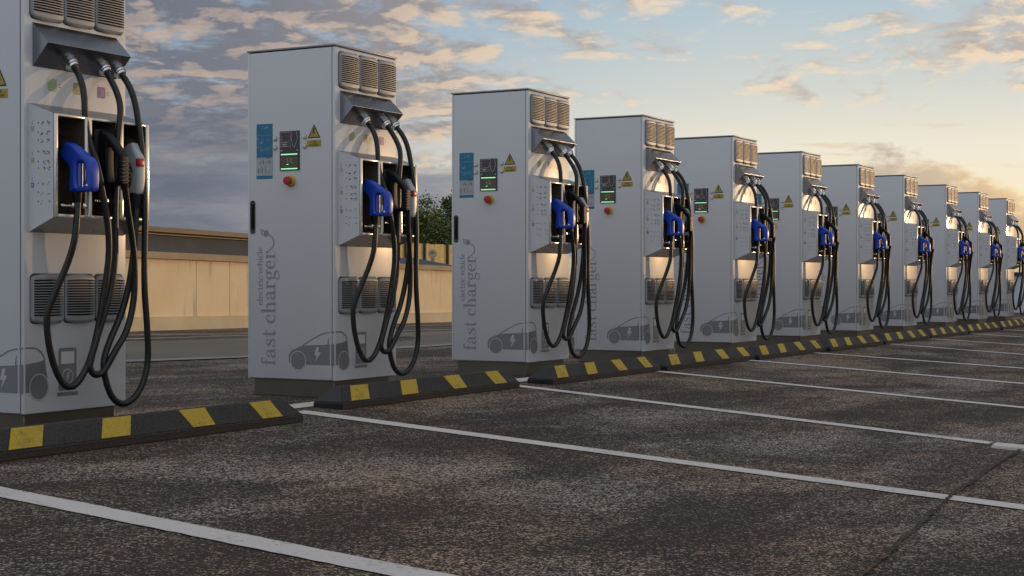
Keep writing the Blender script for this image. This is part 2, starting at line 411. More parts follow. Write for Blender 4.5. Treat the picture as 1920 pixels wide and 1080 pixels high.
# ------------------------------------------------------------------ the charger (local z = 0 at the foot of its plinth)
DZ = .085
H, WX, DY = 1.9, .6325, .612
def make_charger():
    t = empty('fast_charger', (0, 0, 0), 'x', 'charger', 'fast chargers standing in a row')
    O = (0, 0, DZ)
    # body
    b = MB(); b.box((0, 0, .010), (WX, DY, 1.886), WHITE, .007, 3)
    b.box((.012, .006, 1.8865), (WX-.008, DY-.008, 1.8895), DARK)
    b.build('cabinet', t, O)
    l = MB(); l.box((-.005, -.005, 1.890), (WX+.004, DY+.004, 1.9), LIDM, .003, 2); l.build('lid', t, O)
    d = MB(); d.box((-.0018, .0165, .014), (.004, .5935, 1.884), DARK)
    d.box((-.0045, .0185, .016), (.004, .5915, 1.882), DOORW, .0018, 2)
    door = d.build('door', t, O)
    h = MB(); h.tube([(SX-.001, .571, .856), (SX-.001, .571, 1.022)], .0145, DARK, 12, flat=1.0, interp=False)
    fill(h, rrect(.552, .842, .590, 1.036, .018, 6), mat('handle_rim', (.05, .045, .045), .4), side, .0015)
    h2 = MB(); fill(h2, rrect(.5525, .842, .5905, 1.036, .0185, 6), mat('handle_rim', (.06, .05, .05), .4), side, .0012)
    fill(h2, rrect(.557, .862, .586, 1.031, .0135, 6), mat('handle_black', (.008, .008, .009), .2), side, .0024)
    h2.box((SX-.011, .566, .872), (SX-.0026, .577, 1.015), BLACKP, .004, 2)
    h2.build('handle', door, O)
    p = MB(); p.box((.012, .012, -DZ), (.566, .572, .0105), PLINTH, .003, 1); p.build('plinth', t, O)
    # instruction sign on the door
    s = MB(); q = lambda *a: quad(s, *a)
    quad(s, .4285, 1.1575, .5435, 1.473, SBLUE, side, .001)
    quad(s, .4285, 1.176, .5435, 1.280, SPALE, side, .0018)
    X = lambda f: .5435 - f*.115                       # f from the left edge, 0..1
    Z = lambda f: 1.473 - f*.3155
    for a, bb in ((.34, .5), (.5, .6)):                # rr+
        stroke(s, [(X(a), Z(.105)), (X(a), Z(.078)), (X(a+.05), Z(.07)), (X(a+.09), Z(.075))], .0022, SLINE, side, .0020)
    stroke(s, [(X(.60), Z(.075)), (X(.60), Z(.11))], .0022, SLINE, side, .0021); stroke(s, [(X(.66), Z(.045)), (X(.66), Z(.1))], .0026, SLINE, side, .0022)
    stroke(s, [(X(.57), Z(.068)), (X(.75), Z(.068))], .0026, SLINE, side, .0023)
    stroke(s, [(X(.1), Z(.205)), (X(.95), Z(.205))], .0013, SLINE, side, .0020)
    for y in (.27, .415): quad(s, X(.12), Z(y+.02), X(.03), Z(y-.02), SPINK, side, .0020)
    quad(s, X(.40), Z(.365), X(.2), Z(.315), SPINK, side, .0020)
    stroke(s, [(X(.42), Z(.30)), (X(.42), Z(.27))], .002, SLINE, side, .0020)
    for a in ((.22, .50), (.22, .41)): pass
    stroke(s, [(X(.25), Z(.50)), (X(.25), Z(.41)), (X(.33), Z(.41)), (X(.33), Z(.50)), (X(.25), Z(.50))], .0018, SLINE, side, .0020, smooth=False)
    disc(s, (X(.41), Z(.475)), .0035, SLINE, side, .0021)
    for k in range(4): stroke(s, [(X(.5), Z(.425+k*.018)), (X(.95-.1*(k % 2)), Z(.425+k*.018))], .0011, SLINE, side, .0020)
    stroke(s, [(X(.62), Z(.285)), (X(.75), Z(.305)), (X(.88), Z(.285))], .0013, SLINE, side, .0020)
    for r_ in range(3):
        for c_ in range(4): quad(s, X(.66+c_*.085), Z(.582+r_*.024), X(.60+c_*.085), Z(.565+r_*.024), SDARK, side, .0020)
    stroke(s, [(X(.2), Z(.63)), (X(.8), Z(.63))], .0012, SDARK, side, .0026)
    for cx in (.2, .6):
        for k in range(3):
            a = cx + k*.11
            quad(s, X(a+.05), Z(.725 - .02*(k % 2)), X(a), Z(.70 - .03*(k % 2)), SDARK, side, .0026)
        quad(s, X(cx+.27), Z(.735), X(cx+.22), Z(.665), SDARK, side, .0027)
    for k, a in enumerate((.1, .33, .53)):
        quad(s, X(a+.05), Z(.89), X(a), Z(.80-.02*k), SRED if k == 2 else SDARK, side, .0026)
    for k in range(3): stroke(s, [(X(.62), Z(.85+k*.02)), (X(.92), Z(.85+k*.02))], .0013, SRED, side, .0026)
    s.build('instruction_sign', t, O)
    for (y, z) in ((.411, 1.385), (.411, 1.333), (.203, 1.387), (.203, 1.334)):
        m = MB(); m.lathe([(0, .0135), (.003, .0135), (.0045, .0115), (.010, .0105), (.012, .008), (.0122, 0)], (SX, y, z), (-1, 0, 0), BTN, 14)
        m.lathe([(0, .0150), (.0015, .0150), (.0016, .0130)], (SX-.0003, y, z), (-1, 0, 0), DARK, 14)
        m.build('button', t, O)
    # card terminal
    m = MB(); m.box((SX-.006, .2375, 1.2005), (SX+.001, .3755, 1.4245), SCRB, .0015, 1)
    sp = lambda u, v, o: side(u, v, o+.006)
    Y = lambda f: .3755 - f*.138; Zz = lambda f: 1.4245 - f*.224
    ln = lambda pts, w=.0022, mm=SCRL, o=.0012: stroke(m, [(Y(a), Zz(bb)) for a, bb in pts], w, mm, sp, o, smooth=False)
    ln([(.08, .27), (.08, .03), (.62, .03), (.62, .26)]); ln([(.2, .27), (.2, .11), (.5, .11), (.5, .27), (.2, .27)], .0022, SCRR, .0013)
    ln([(.13, .11), (.13, .27)], .006, SCRR, .0011); ln([(.56, .10), (.56, .2)], .006, SCRR, .0011)
    ln([(.05, .29), (.05, .39), (.49, .39), (.49, .28), (.05, .29)], .0022, SCRL, .0014); ln([(.13, .335), (.40, .33)], .004, SCRL, .0012); ln([(.2, .365), (.34, .36)], .003, SCRL, .0012)
    ln([(.49, .28), (.56, .21), (.64, .28), (.68, .37), (.76, .43), (.84, .32), (.92, .22), (.9, .12), (.87, .02)], .0022, SCRL, .0015)
    ln([(.56, .32), (.58, .44)], .0016, SCRL, .0012); ln([(.03, .50), (.16, .49)], .004, SCRL, .0012); ln([(.09, .42), (.09, .46)], .0014, SCRL, .0013); disc(m, (Y(.91), Zz(.49)), .004, SCRL, sp, .0012)
    scr = m.build('card_terminal', t, O)
    m = MB(); quad(m, .2445, 1.2165, .3690, 1.2835, SCRD, sp, .0011)
    stroke(m, [(Y(.4), Zz(.70)), (Y(.42), Zz(.76)), (Y(.46), Zz(.80))], .003, GLYPH, sp, .0022)
    stroke(m, [(Y(.52), Zz(.72)), (Y(.60), Zz(.70)), (Y(.64), Zz(.75)), (Y(.58), Zz(.78)), (Y(.52), Zz(.75))], .0022, GLYPH, sp, .0023)
    stroke(m, [(Y(.38), Zz(.70)), (Y(.5), Zz(.69))], .002, GLYPH, sp, .0024); stroke(m, [(Y(.58), Zz(.78)), (Y(.68), Zz(.83))], .002, GLYPH, sp, .0025); stroke(m, [(Y(.36), Zz(.855)), (Y(.47), Zz(.845))], .003, LED, sp, .0026)
    m.build('display', scr, O)
    for z in (1.2915, 1.2095):
        m = MB(); m.box((SX-.0095, .2495, z-.0030), (SX-.0060, .3640, z+.0030), LED, .001, 1); m.build('light_bar', scr, O)
    # warning triangle and plate
    m = MB()
    tri = [(.138, 1.456), (.182, 1.377), (.0935, 1.377)]
    fill(m, tri, INK, side, .0010)
    cx, cz = .138, 1.4035
    fill(m, [(cx+(y-cx)*.78, cz+(z-cz)*.78) for y, z in tri], WYEL, side, .0018)
    fill(m, [(.1425, 1.434), (.1335, 1.432), (.1385, 1.411), (.132, 1.412), (.1395, 1.388), (.1375, 1.388), (.1375, 1.405), (.1455, 1.404)][::-1], INK, side, .0026)
    m.build('warning_triangle', t, O)
    m = MB(); quad(m, .0885, 1.3275, .1865, 1.3655, WYEL, side, .0010)
    k = 0
    def caps(txt, y0, z0, h, w):
        nonlocal k
        L = {'N': [[(0, 0), (0, 1), (1, 0), (1, 1)]], 'O': [[(0, 0), (0, 1), (1, 1), (1, 0), (0, 0)]], 'T': [[(.5, 0), (.5, 1)], [(0, 1), (1, 1)]],
             'U': [[(0, 1), (0, 0), (1, 0), (1, 1)]], 'R': [[(0, 0), (0, 1), (1, 1), (1, .5), (0, .5)], [(.5, .5), (1, 0)]], 'D': [[(0, 0), (0, 1), (.7, 1), (1, .7), (1, .3), (.7, 0), (0, 0)]],
             'A': [[(0, 0), (.5, 1), (1, 0)], [(.2, .4), (.8, .4)]], 'G': [[(1, .8), (.8, 1), (0, 1), (0, 0), (1, 0), (1, .5), (.6, .5)]], 'E': [[(1, 1), (0, 1), (0, 0), (1, 0)], [(0, .5), (.8, .5)]],
             'I': [[(.5, 0), (.5, 1)]], 'F': [[(1, 1), (0, 1), (0, 0)], [(0, .5), (.8, .5)]]}
        for i, c in enumerate(txt):
            for st in L[c]:
                k += 1; stroke(m, [(y0 - (i+.78*a)*w, z0 + b_*h) for a, b_ in st], .0018, INK, side, .0016+.00003*k, smooth=False)
    caps('FOR', .151, 1.3505, .0105, .0095); caps('DANGER', .1685, 1.3335, .0105, .0105)
    m.build('caution_plate', t, O)
    # emergency stop
    m = MB(); m.lathe([(0, .034), (.004, .034), (.006, .031), (.016, .027), (.0165, .015)], (SX, .300, 1.140), (-1, 0, 0), YEL, 24)
    es = m.build('emergency_stop', t, O)
    m = MB(); m.lathe([(.016, .014), (.024, .014), (.0245, .022), (.030, .0245), (.040, .0245), (.0455, .022), (.047, .012), (.0472, 0)], (SX, .300, 1.140), (-1, 0, 0), RED, 24)
    m.build('push_button', es, O)
    # lettering and drawings
    m = MB(); lettering(m, 'fast charger', .080, .748, .411, .0640, PRINT2); lettering(m, 'electric vehicle', .432, .766, .501, .0262, PRINT2)
    stroke(m, [(.468, .738), (.440, .757), (.424, .775), (.421, .80), (.432, .822), (.455, .836), (.468, .843)], [.003, .004, .005, .006, .006, .005, .004], PRINT2, side, .0024)
    fill(m, [(.462, .832), (.478, .823), (.492, .842), (.488, .858), (.470, .866), (.458, .852)], PRINT2, side, .0012)
    for a in ((.484, .828, .494, .868), ): stroke(m, [(.484, .827), (.497, .868)], .004, PRINT2, side, .0013)
    stroke(m, [(.490, .838), (.513, .848)], .004, PRINT2, side, .0014); stroke(m, [(.496, .858), (.512, .868)], .004, PRINT2, side, .0015); stroke(m, [(.500, .828), (.516, .872)], .0035, PRINT2, side, .0016)
    m.build('lettering', t, O)
    m = MB()
    # car drawn round the corner: c runs along the side face (negative) and then the front face (positive)
    def wrap(c, v, off):
        return side(-c, v, off) if c < 0 else front(c, v, off+.0002)
    belt = [(-.218, .207), (-.12, .2115), (-.031, .214)]
    body = [(-.315, .108), (-.315, .148), (-.303, .172), (-.27, .187), (-.218, .2065), (-.12, .211), (-.031, .2155), (-.031, .099), (-.196, .099), (-.196, .128), (-.21, .150), (-.235, .166), (-.262, .166), (-.285, .153), (-.299, .130), (-.300, .108)]
    fill(m, body, EMBL, wrap, .0010)
    stroke(m, [(-.218, .207), (-.17, .232), (-.12, .258), (-.075, .276), (-.031, .2835)], .006, EMBL, wrap, .0014)
    stroke(m, [(-.037, .258), (-.041, .235), (-.042, .214)], [.002, .006, .009], EMBL, wrap, .0015)
    fill(m, [(-.0215, .099), (-.0215, .217), (-.0005, .2185), (-.0005, .099)][::-1], EMBL, wrap, .0010)
    stroke(m, [(-.0215, .2845), (-.0005, .286)], .006, EMBL, wrap, .0011)
    fb = [(.0085, .100), (.0085, .2190), (.06, .2235), (.095, .2285), (.120, .236), (.126, .205), (.133, .170), (.137, .135), (.132, .110), (.085, .11), (.036, .128), (.032, .100)]
    fill(m, fb, EMBL, wrap, .0010)
    stroke(m, [(.0085, .286), (.040, .2865), (.068, .283), (.094, .270), (.111, .252), (.120, .234)], .006, EMBL, wrap, .0015)
    for c in (-.249, .0855):
        disc(m, (c, .1215), .0555 if c < 0 else .0565, OUTL, wrap, .0019, 28); disc(m, (c, .1215), .0505 if c < 0 else .0515, EMBL, wrap, .0024, 28)
    fill(m, [(-.122, .200), (-.1035, .200), (-.110, .172), (-.092, .170), (-.133, .112), (-.120, .152), (-.136, .154)], OUTL, wrap, .0018)
    disc(m, (.037, .197), .003, INK, wrap, .0018, 8)
    m.build('car_emblem', t, O)
    m = MB()
    fill(m, rrect(.202, .098, .312, .280, .010), EMBL, front, .0010); fill(m, rrect(.194, .0745, .320, .0915, .004), EMBL, front, .0010)
    quad(m, .217, .212, .297, .264, WHITE, front, .0018)
    disc(m, (.2565, .157), .034, OUTL, front, .0018, 24); disc(m, (.2565, .157), .029, EMBL, front, .0024, 24)
    fill(m, [(.262, .178), (.247, .154), (.255, .155), (.249, .135), (.268, .162), (.258, .161), (.268, .178)], OUTL, front, .0030)
    m.build('charge_point_emblem', t, O)
    # vent grilles
    def vent(x0, x1, z0, z1):
        m = MB(); nx = 12
        fill(m, rrect(x0-.0026, z0-.005, x1+.0026, z1+.009, .022, 5), mat('vent_shadow_line', (.05, .05, .052), .6), front, .0007)  # dark backing plate painted as a shadow line round the grille
        xc, hw = (x0+x1)/2, (x1-x0)/2; rr = .022
        rows = []; ss = [-1, -.93] + [-.78+1.56*i/nx for i in range(nx+1)] + [.93, 1]
        zs0, zs1 = z0+.028, z1-.016; nsl = 14; pitch = (zs1-zs0)/nsl
        zl = [(z0, 0), (z0+.004, 0), (z0+.010, 0), (z0+.018, 0)]
        for i in range(nsl):
            a = zs0+i*pitch
            zl += [(a, 0), (a+.0005, 1), (a+pitch*.60, 1), (a+pitch*.60+.0005, 0)]
        zl += [(zs1+.002, 0), (z1-.010, 0), (z1-.004, 0), (z1, 0)]
        def pos(s, z, rec):
            dz = min(z-z0, z1-z); w = hw
            if dz < rr: w = hw - rr + math.sqrt(max(rr*rr-(rr-dz)**2, 0))
            d = .0165 + .006*(1-s*s)
            if dz < .010: d -= .006*(1-dz/.010)
            if abs(s) > .95: d -= .006
            inn = abs(s) < .80
            sag = .006*(1-s*s)*(1 if z > (z0+z1)/2 else -1)*max(0, 1-dz/.05)      # arched top and bottom edge
            zz = z + sag
            if rec and inn: d -= .0145
            return Vector((xc+s*w, -d, zz))
        V = [[pos(s, z, r) for s in ss] for z, r in zl]; n = len(ss); o = []
        vs = [v for row in V for v in row]
        for i in range(len(zl)-1):
            for j in range(n-1):
                both = zl[i][1] and zl[i+1][1]
                dk = (zl[i][1] or zl[i+1][1]) and abs(ss[j]) < .80 and abs(ss[j+1]) < .80
                m.add([V[i][j], V[i][j+1], V[i+1][j+1], V[i+1][j]], [[0, 1, 2, 3]], DARK if dk else VENTM, not dk)
        ring = [V[0][j] for j in range(n)] + [V[i][-1] for i in range(1, len(zl))] + [V[-1][j] for j in range(n-2, -1, -1)] + [V[i][0] for i in range(len(zl)-2, 0, -1)]
        k = len(ring)
        m.add(ring + [Vector((v.x, .001, v.z)) for v in ring], [[i, (i+1) % k, k+(i+1) % k, k+i] for i in range(k)], VENTM, True)
        bmv = m.build('vent_grille', t, O); return bmv
    for z0, z1 in ((1.662, 1.858), (.391, .588)):
        for x0, x1 in ((.036, .226), (.231, .417), (.423, .609)): vent(x0, x1, z0, z1)
    # cable hood
    m = MB(); x0, x1 = .052, .566; zt, zr, zb, yr = 1.643, 1.553, 1.460, -.092
    A = [(x0, -.0005, zt), (x1, -.0005, zt), (x1, yr, zr), (x0, yr, zr), (x0, -.0005, zb), (x1, -.0005, zb)]
    m.add(A, [[0, 3, 2, 1], [3, 4, 5, 2], [0, 4, 3], [1, 2, 5]], STEEL)
    m.tube([(x0, yr, zr), (x1, yr, zr)], .0009, STEEL, 6, interp=False)
    hood = m.build('cable_hood', t, O)
    K_ = 1.30; gd = Vector((0, -1, -1)).normalized(); gl = [(.232, -.040, 1.498), (.437, -.040, 1.498), (.533, -.040, 1.498)]
    for g in gl:
        m = MB(); m.lathe([(a_, r_*K_) for a_, r_ in ((-.006, .0255), (.006, .0255), (.006, .021), (.009, .021), (.009, .0245), (.017, .0245), (.017, .0205), (.020, .0205), (.020, .0235), (.027, .0225), (.029, .019), (.038, .0175), (.040, .0145), (.0405, .0105))], g, gd, CHROME, 12)
        m.build('cable_gland', hood, O)
    # connector holster: tapering box with three open bays
    m = MB(); xa, xb = .0245, .6125; yo = -.150
    L = [(xa, -.0004, 1.305), (xa, -.0004, .767), (xa, yo, .828), (xa, yo, 1.255)]
    m.add(L, [[0, 1, 2, 3]], DOORW); m.add([(xb, y, z) for _, y, z in L], [[3, 2, 1, 0]], STEEL)
    m.add([(xa, -.0004, 1.305), (xb, -.0004, 1.305), (xb, yo, 1.255), (xa, yo, 1.255)], [[0, 1, 2, 3]], STEEL)
    m.add([(xa, -.0004, .767), (xb, -.0004, .767), (xb, yo, .828), (xa, yo, .828)], [[3, 2, 1, 0]], STEEL)
    bays = [(.043, .203), (.246, .398), (.445, .590)]; zl, zh = .842, 1.243
    for a, bq in bays:                                   # lining of every bay
        yb = -.012
        m.add([(a, yo, zl), (bq, yo, zl), (bq, yo, zh), (a, yo, zh), (a+.004, yb, zl+.01), (bq-.004, yb, zl+.01), (bq-.004, yb, zh-.006), (a+.004, yb, zh-.006)],
              [[4, 5, 6, 7], [0, 4, 7, 3], [1, 2, 6, 5], [3, 7, 6, 2], [0, 1, 5, 4]], INNER)
    hol = m.build('holster_box', t, O)
    m = MB()
    for (a, bq) in ((xa, .043), (.203, .246), (.398, .445), (.590, xb)):
        m.box((a, yo-.010, .828), (bq, yo-.0002, 1.255), POL, .004, 2)
    for (a, bq) in ((.0432, .2028), (.2462, .3978), (.4452, .5898)):
        m.box((a, yo-.0095, .828), (bq, yo-.0006, .842), POL, .004, 2); m.box((a, yo-.0095, 1.243), (bq, yo-.0006, 1.255), POL, .004, 2)
    for xq in (.224, .421): m.tube([(xq, yo-.012, 1.0), (xq, yo-.014, .86), (xq-.004, yo-.010, .835)], .012, POL, 10)
    m.build('bay_frame', hol, O)
    for (a, bq), z in zip(bays, (.878, .905, .895)):
        m = MB(); m.box((a+.01, yo-.018, z-.006), (bq-.01, yo-.010, z+.004), CHROME, .002, 1)
        for xq in ((a*.55+bq*.45), bq-.025): m.box((xq-.012, yo-.034, z-.012), (xq+.012, yo-.012, z+.012), CHROME, .005, 2)
        m.build('cable_clamp', hol, O)
    # pictograms on the near flank of the holster
    m = MB(); fl = lambda u, v, off: Vector((xa-off, -u, v))
    rnd = random.Random(4)
    zz = [1.215, 1.175, 1.143, 1.095, 1.055, 1.028, .965, .928, .890]
    for i, z in enumerate(zz):
        disc(m, (.062, z+.004), .0032, PICTO, fl, .0008, 8)
        for c in (.085, .122):
            if i in (3, 4, 5) and c < .1: cc = .098
            else: cc = c
            for kk in range(5 if i < 6 else 3):
                a = rnd.uniform(0, 3.1); u0, v0 = cc+rnd.uniform(-.008, .008), z+rnd.uniform(-.007, .007); ll = rnd.uniform(.0018, .0055)
                stroke(m, [(u0-ll*math.cos(a), v0-ll*math.sin(a)), (u0+ll*math.cos(a), v0+ll*math.sin(a))], rnd.uniform(.0014, .0032) if i < 6 else .0016, PICTO, fl, .0008+.0001*kk+.0006*(c > .1))
    for z, mm in ((1.197, ICG), (1.067, ICY), (.963, ICP)):
        fill(m, rrect(.020, z-.012, .037, z+.010, .003), mm, fl, .0008)
        for kk in range(2): stroke(m, [(.023, z+.020+kk*.009), (.032, z+.020+kk*.009)], .002, PICTO, fl, .0008)
        disc(m, (.0285, z), .005, SPALE, fl, .0015, 10)
    m.build('pictogram_sheet', hol, O)
    # three round-cornered socket badges under the hood
    for (a, bq, z0, z1), mm in zip(((.140, .194, 1.367, 1.419), (.294, .346, 1.367, 1.417), (.445, .496, 1.367, 1.416)), (ICG, ICY, ICP)):
        m = MB(); fill(m, rrect(a, z0, bq, z1, .006), mm, front, .0009)
        c = ((a+bq)/2, (z0+z1)/2); disc(m, c, .0145, SPALE, front, .0016, 18); disc(m, c, .0125, mm, front, .0022, 18)
        for k in range(5):
            an = 2*math.pi*k/5+.3; disc(m, (c[0]+.007*math.cos(an), c[1]+.007*math.sin(an)), .003, SPALE, front, .0028, 8)
        for kk in range(2): stroke(m, [(bq+.008, c[1]+.004-kk*.010), (bq+.022, c[1]+.004-kk*.010)], .0028, PICTO, front, .0009)
        m.build('socket_badge', t, O)
    # connectors
    def slab(pts, hole, half, bev, x, m, mb, n=5):
        sp = [[(p.x, p.y) for p in catmull([(a, b_, 0) for a, b_ in pts], n, True)]]
        if hole: sp.append([(p.x, p.y) for p in catmull([(a, b_, 0) for a, b_ in hole], n, True)])
        vs, fs = curve_solid(sp, half, bev, m, lambda u, v, w: Vector((x+w, u, v)))
        mb.add(vs, fs, m, True)
    m = MB(); gx = .132
    slab([(-.092, 1.128), (-.112, 1.139), (-.150, 1.141), (-.188, 1.122), (-.236, 1.090), (-.270, 1.070), (-.285, 1.045), (-.291, 1.010), (-.289, .960), (-.283, .940), (-.268, .934), (-.21, .934), (-.160, .934), (-.153, .945), (-.155, .99), (-.157, 1.026), (-.148, 1.046), (-.128, 1.062), (-.100, 1.085), (-.090, 1.105)],
         [(-.203, 1.052), (-.226, 1.056), (-.243, 1.044), (-.250, 1.010), (-.247, .975), (-.238, .958), (-.215, .954), (-.200, .960), (-.197, 1.0)], .027, .013, gx, BLUE, m)
    bl = m.build('charging_connector', t, O); bl['label'] = 'blue charging connector with a looped grip'
    m = MB(); m.tube([(gx, -.199, 1.052), (gx, -.199, .956)], .0135, mat('blue_sheen', (.10, .12, .36), .25, .3), 12, interp=False); m.build('stem_highlight', bl, O)  # paler tube paints the light caught on the rounded stem
    m = MB(); m.lathe([(0, .007), (.003, .007), (.004, .004), (.0041, 0)], (gx-.026, -.262, .957), (-1, 0, 0), CHROME, 10); m.build('screw', bl, O)
    m = MB(); m.tube([(gx, -.025, 1.155), (gx, -.085, 1.132), (gx, -.118, 1.112)], [.040, .042, .038], BLACKP, 16)
    m.build('collar', bl, O); m = MB(); m.tube([(gx, -.180, .936), (gx, -.182, .915), (gx, -.185, .880)], [.024, .021, .0145], BLACKP, 12); m.build('cable_boot', bl, O)
    m = MB(); gx = .325
    slab([(-.140, 1.198), (-.170, 1.200), (-.200, 1.182), (-.245, 1.135), (-.276, 1.098), (-.280, 1.080), (-.279, .985), (-.268, .974), (-.20, .966), (-.150, .966), (-.140, .98), (-.138, 1.10)],
         [(-.196, 1.136), (-.228, 1.108), (-.244, 1.085), (-.246, 1.03), (-.242, .994), (-.225, .986), (-.203, .990), (-.195, 1.03)], .024, .009, gx, BLACKP, m, 3)
    for k in range(6): m.box((gx-.0255, -.283, .985+k*.016), (gx+.0255, -.262, .992+k*.016), mat('grip_rib', (.016, .016, .016), .5), .002, 1)
    bk = m.build('charging_connector', t, O); bk['label'] = 'black charging connector with an angled ribbed grip'
    m = MB(); m.box((gx-.05, -.150, .965), (gx+.05, -.020, 1.215), BLACKP, .015, 3); m.build('collar', bk, O); m = MB(); m.tube([(gx, -.275, .978), (gx+.002, -.272, .950)], [.018, .015], BLACKP, 10); m.build('cable_boot', bk, O)
    m = MB(); gx = .515
    slab([(-.105, 1.142), (-.135, 1.162), (-.166, 1.166), (-.186, 1.130), (-.204, 1.095), (-.206, 1.05), (-.205, .99), (-.198, .945), (-.165, .940), (-.135, .945), (-.150, .985), (-.160, 1.02), (-.158, 1.05), (-.145, 1.072), (-.120, 1.080), (-.104, 1.11)], None, .027, .014, gx, GREYP, m)
    gr = m.build('charging_connector', t, O); gr['label'] = 'light grey charging connector with a red button'
    m = MB(); m.box((gx-.030, -.212, 1.062), (gx+.010, -.190, 1.098), RED, .006, 2); m.build('trigger', gr, O)
    m = MB(); m.tube([(gx, -.020, 1.19), (gx, -.09, 1.166), (gx, -.125, 1.148)], [.042, .044, .040], BLACKP, 16)
    m.build('collar', gr, O); m = MB(); m.tube([(gx, -.060, 1.12), (gx, -.100, 1.03), (gx, -.118, .96)], [.038, .036, .030], BLACKP, 12); m.build('inner_housing', gr, O); m = MB()
    m.tube([(gx, -.168, .944), (gx-.005, -.172, .915), (gx-.015, -.180, .875)], [.030, .026, .0145], BLACKP, 12); m.build('cable_boot', gr, O)
    # cables
    ca = [(.232, -.064, 1.474), (.2305, -.076, 1.461), (.226, -.099, 1.437), (.222, -.125, 1.389), (.220, -.138, 1.337), (.219, -.143, 1.286), (.222, -.147, 1.227), (.230, -.153, 1.169), (.245, -.174, 1.088), (.258, -.187, 1.017), (.270, -.194, .946), (.282, -.198, .880), (.300, -.200, .797), (.311, -.195, .690), (.306, -.185, .583), (.291, -.170, .444), (.274, -.150, .315), (.243, -.140, .220), (.196, -.130, .147), (.156, -.120, .123), (.118, -.110, .139), (.077, -.100, .214), (.047, -.096, .320), (.038, -.100, .425), (.062, -.123, .519), (.100, -.160, .646), (.113, -.185, .740), (.122, -.190, .830), (.132, -.185, .895)]
    cb = [(.437, -.062, 1.476), (.436, -.072, 1.463), (.431, -.096, 1.436), (.425, -.133, 1.385), (.415, -.163, 1.331), (.407, -.174, 1.278), (.395, -.177, 1.217), (.387, -.178, 1.164), (.378, -.180, 1.10), (.372, -.182, 1.0), (.366, -.182, .895), (.366, -.181, .755), (.364, -.180, .648), (.346, -.175, .540), (.316, -.170, .443), (.275, -.160, .326), (.243, -.150, .222), (.246, -.150, .188), (.271, -.155, .168), (.314, -.162, .183), (.370, -.180, .270), (.430, -.190, .355), (.463, -.200, .485), (.458, -.210, .637), (.430, -.222, .746), (.378, -.245, .863), (.330, -.272, .962)]
    cc = [(.533, -.062, 1.477), (.533, -.073, 1.465), (.532, -.098, 1.438), (.532, -.128, 1.390), (.533, -.150, 1.328), (.535, -.166, 1.247), (.538, -.174, 1.186), (.540, -.180, 1.130), (.540, -.191, 1.021), (.539, -.198, .895), (.537, -.200, .790), (.534, -.200, .693), (.535, -.200, .529), (.552, -.200, .353), (.561, -.195, .221), (.536, -.190, .123), (.490, -.180, .060), (.425, -.170, .035), (.369, -.157, .070), (.334, -.150, .155), (.328, -.150, .228), (.367, -.150, .313), (.435, -.150, .420), (.470, -.160, .529), (.486, -.170, .638), (.492, -.180, .747), (.500, -.181, .850), (.505, -.179, .895)]
    for pts in (ca, cb, cc):
        m = MB(); m.tube(pts, .0147, RUBBER, 12, n=5); m.build('charging_cable', t, O)
    return t

XS = [-2.307, 0.0, 2.289, 4.234, 6.238, 8.200, 10.207, 12.203, 14.411, 16.429, 18.425]
LAB = ['white charger cut off by the left edge of the photo, nearest of the row',
       'white charger just right of the visible concrete wall, second nearest of the row',
       'white charger with the trees just behind its left edge, third nearest of the row',
       'white charger with its blue sign half hidden by cables, brightest front patch, fourth nearest',
       'white charger with blue sign nearly hidden by cables and red stop button shown, fifth nearest',
       'white charger whose card terminal peeks out behind its neighbour, sixth nearest of the row',
       'white charger in the middle distance, warning triangle on open white side, seventh nearest',
       'white charger in the distance, eighth nearest of the row',
       'white charger far down the row, third from its far end',
       'white charger far down the row, last but one before the right edge',
       'white charger at the far end of the row, by the right edge of the photo']
proto = make_charger()
for i, x in enumerate(XS):
    o = proto if i == 0 else copy_tree(proto)
    o.location = (x, 0, -DZ); o.scale = (1, 1, 1); o['label'] = LAB[i]
    if i == 0: o.location.z = -.105; o.scale = (1, 1, 1.04)

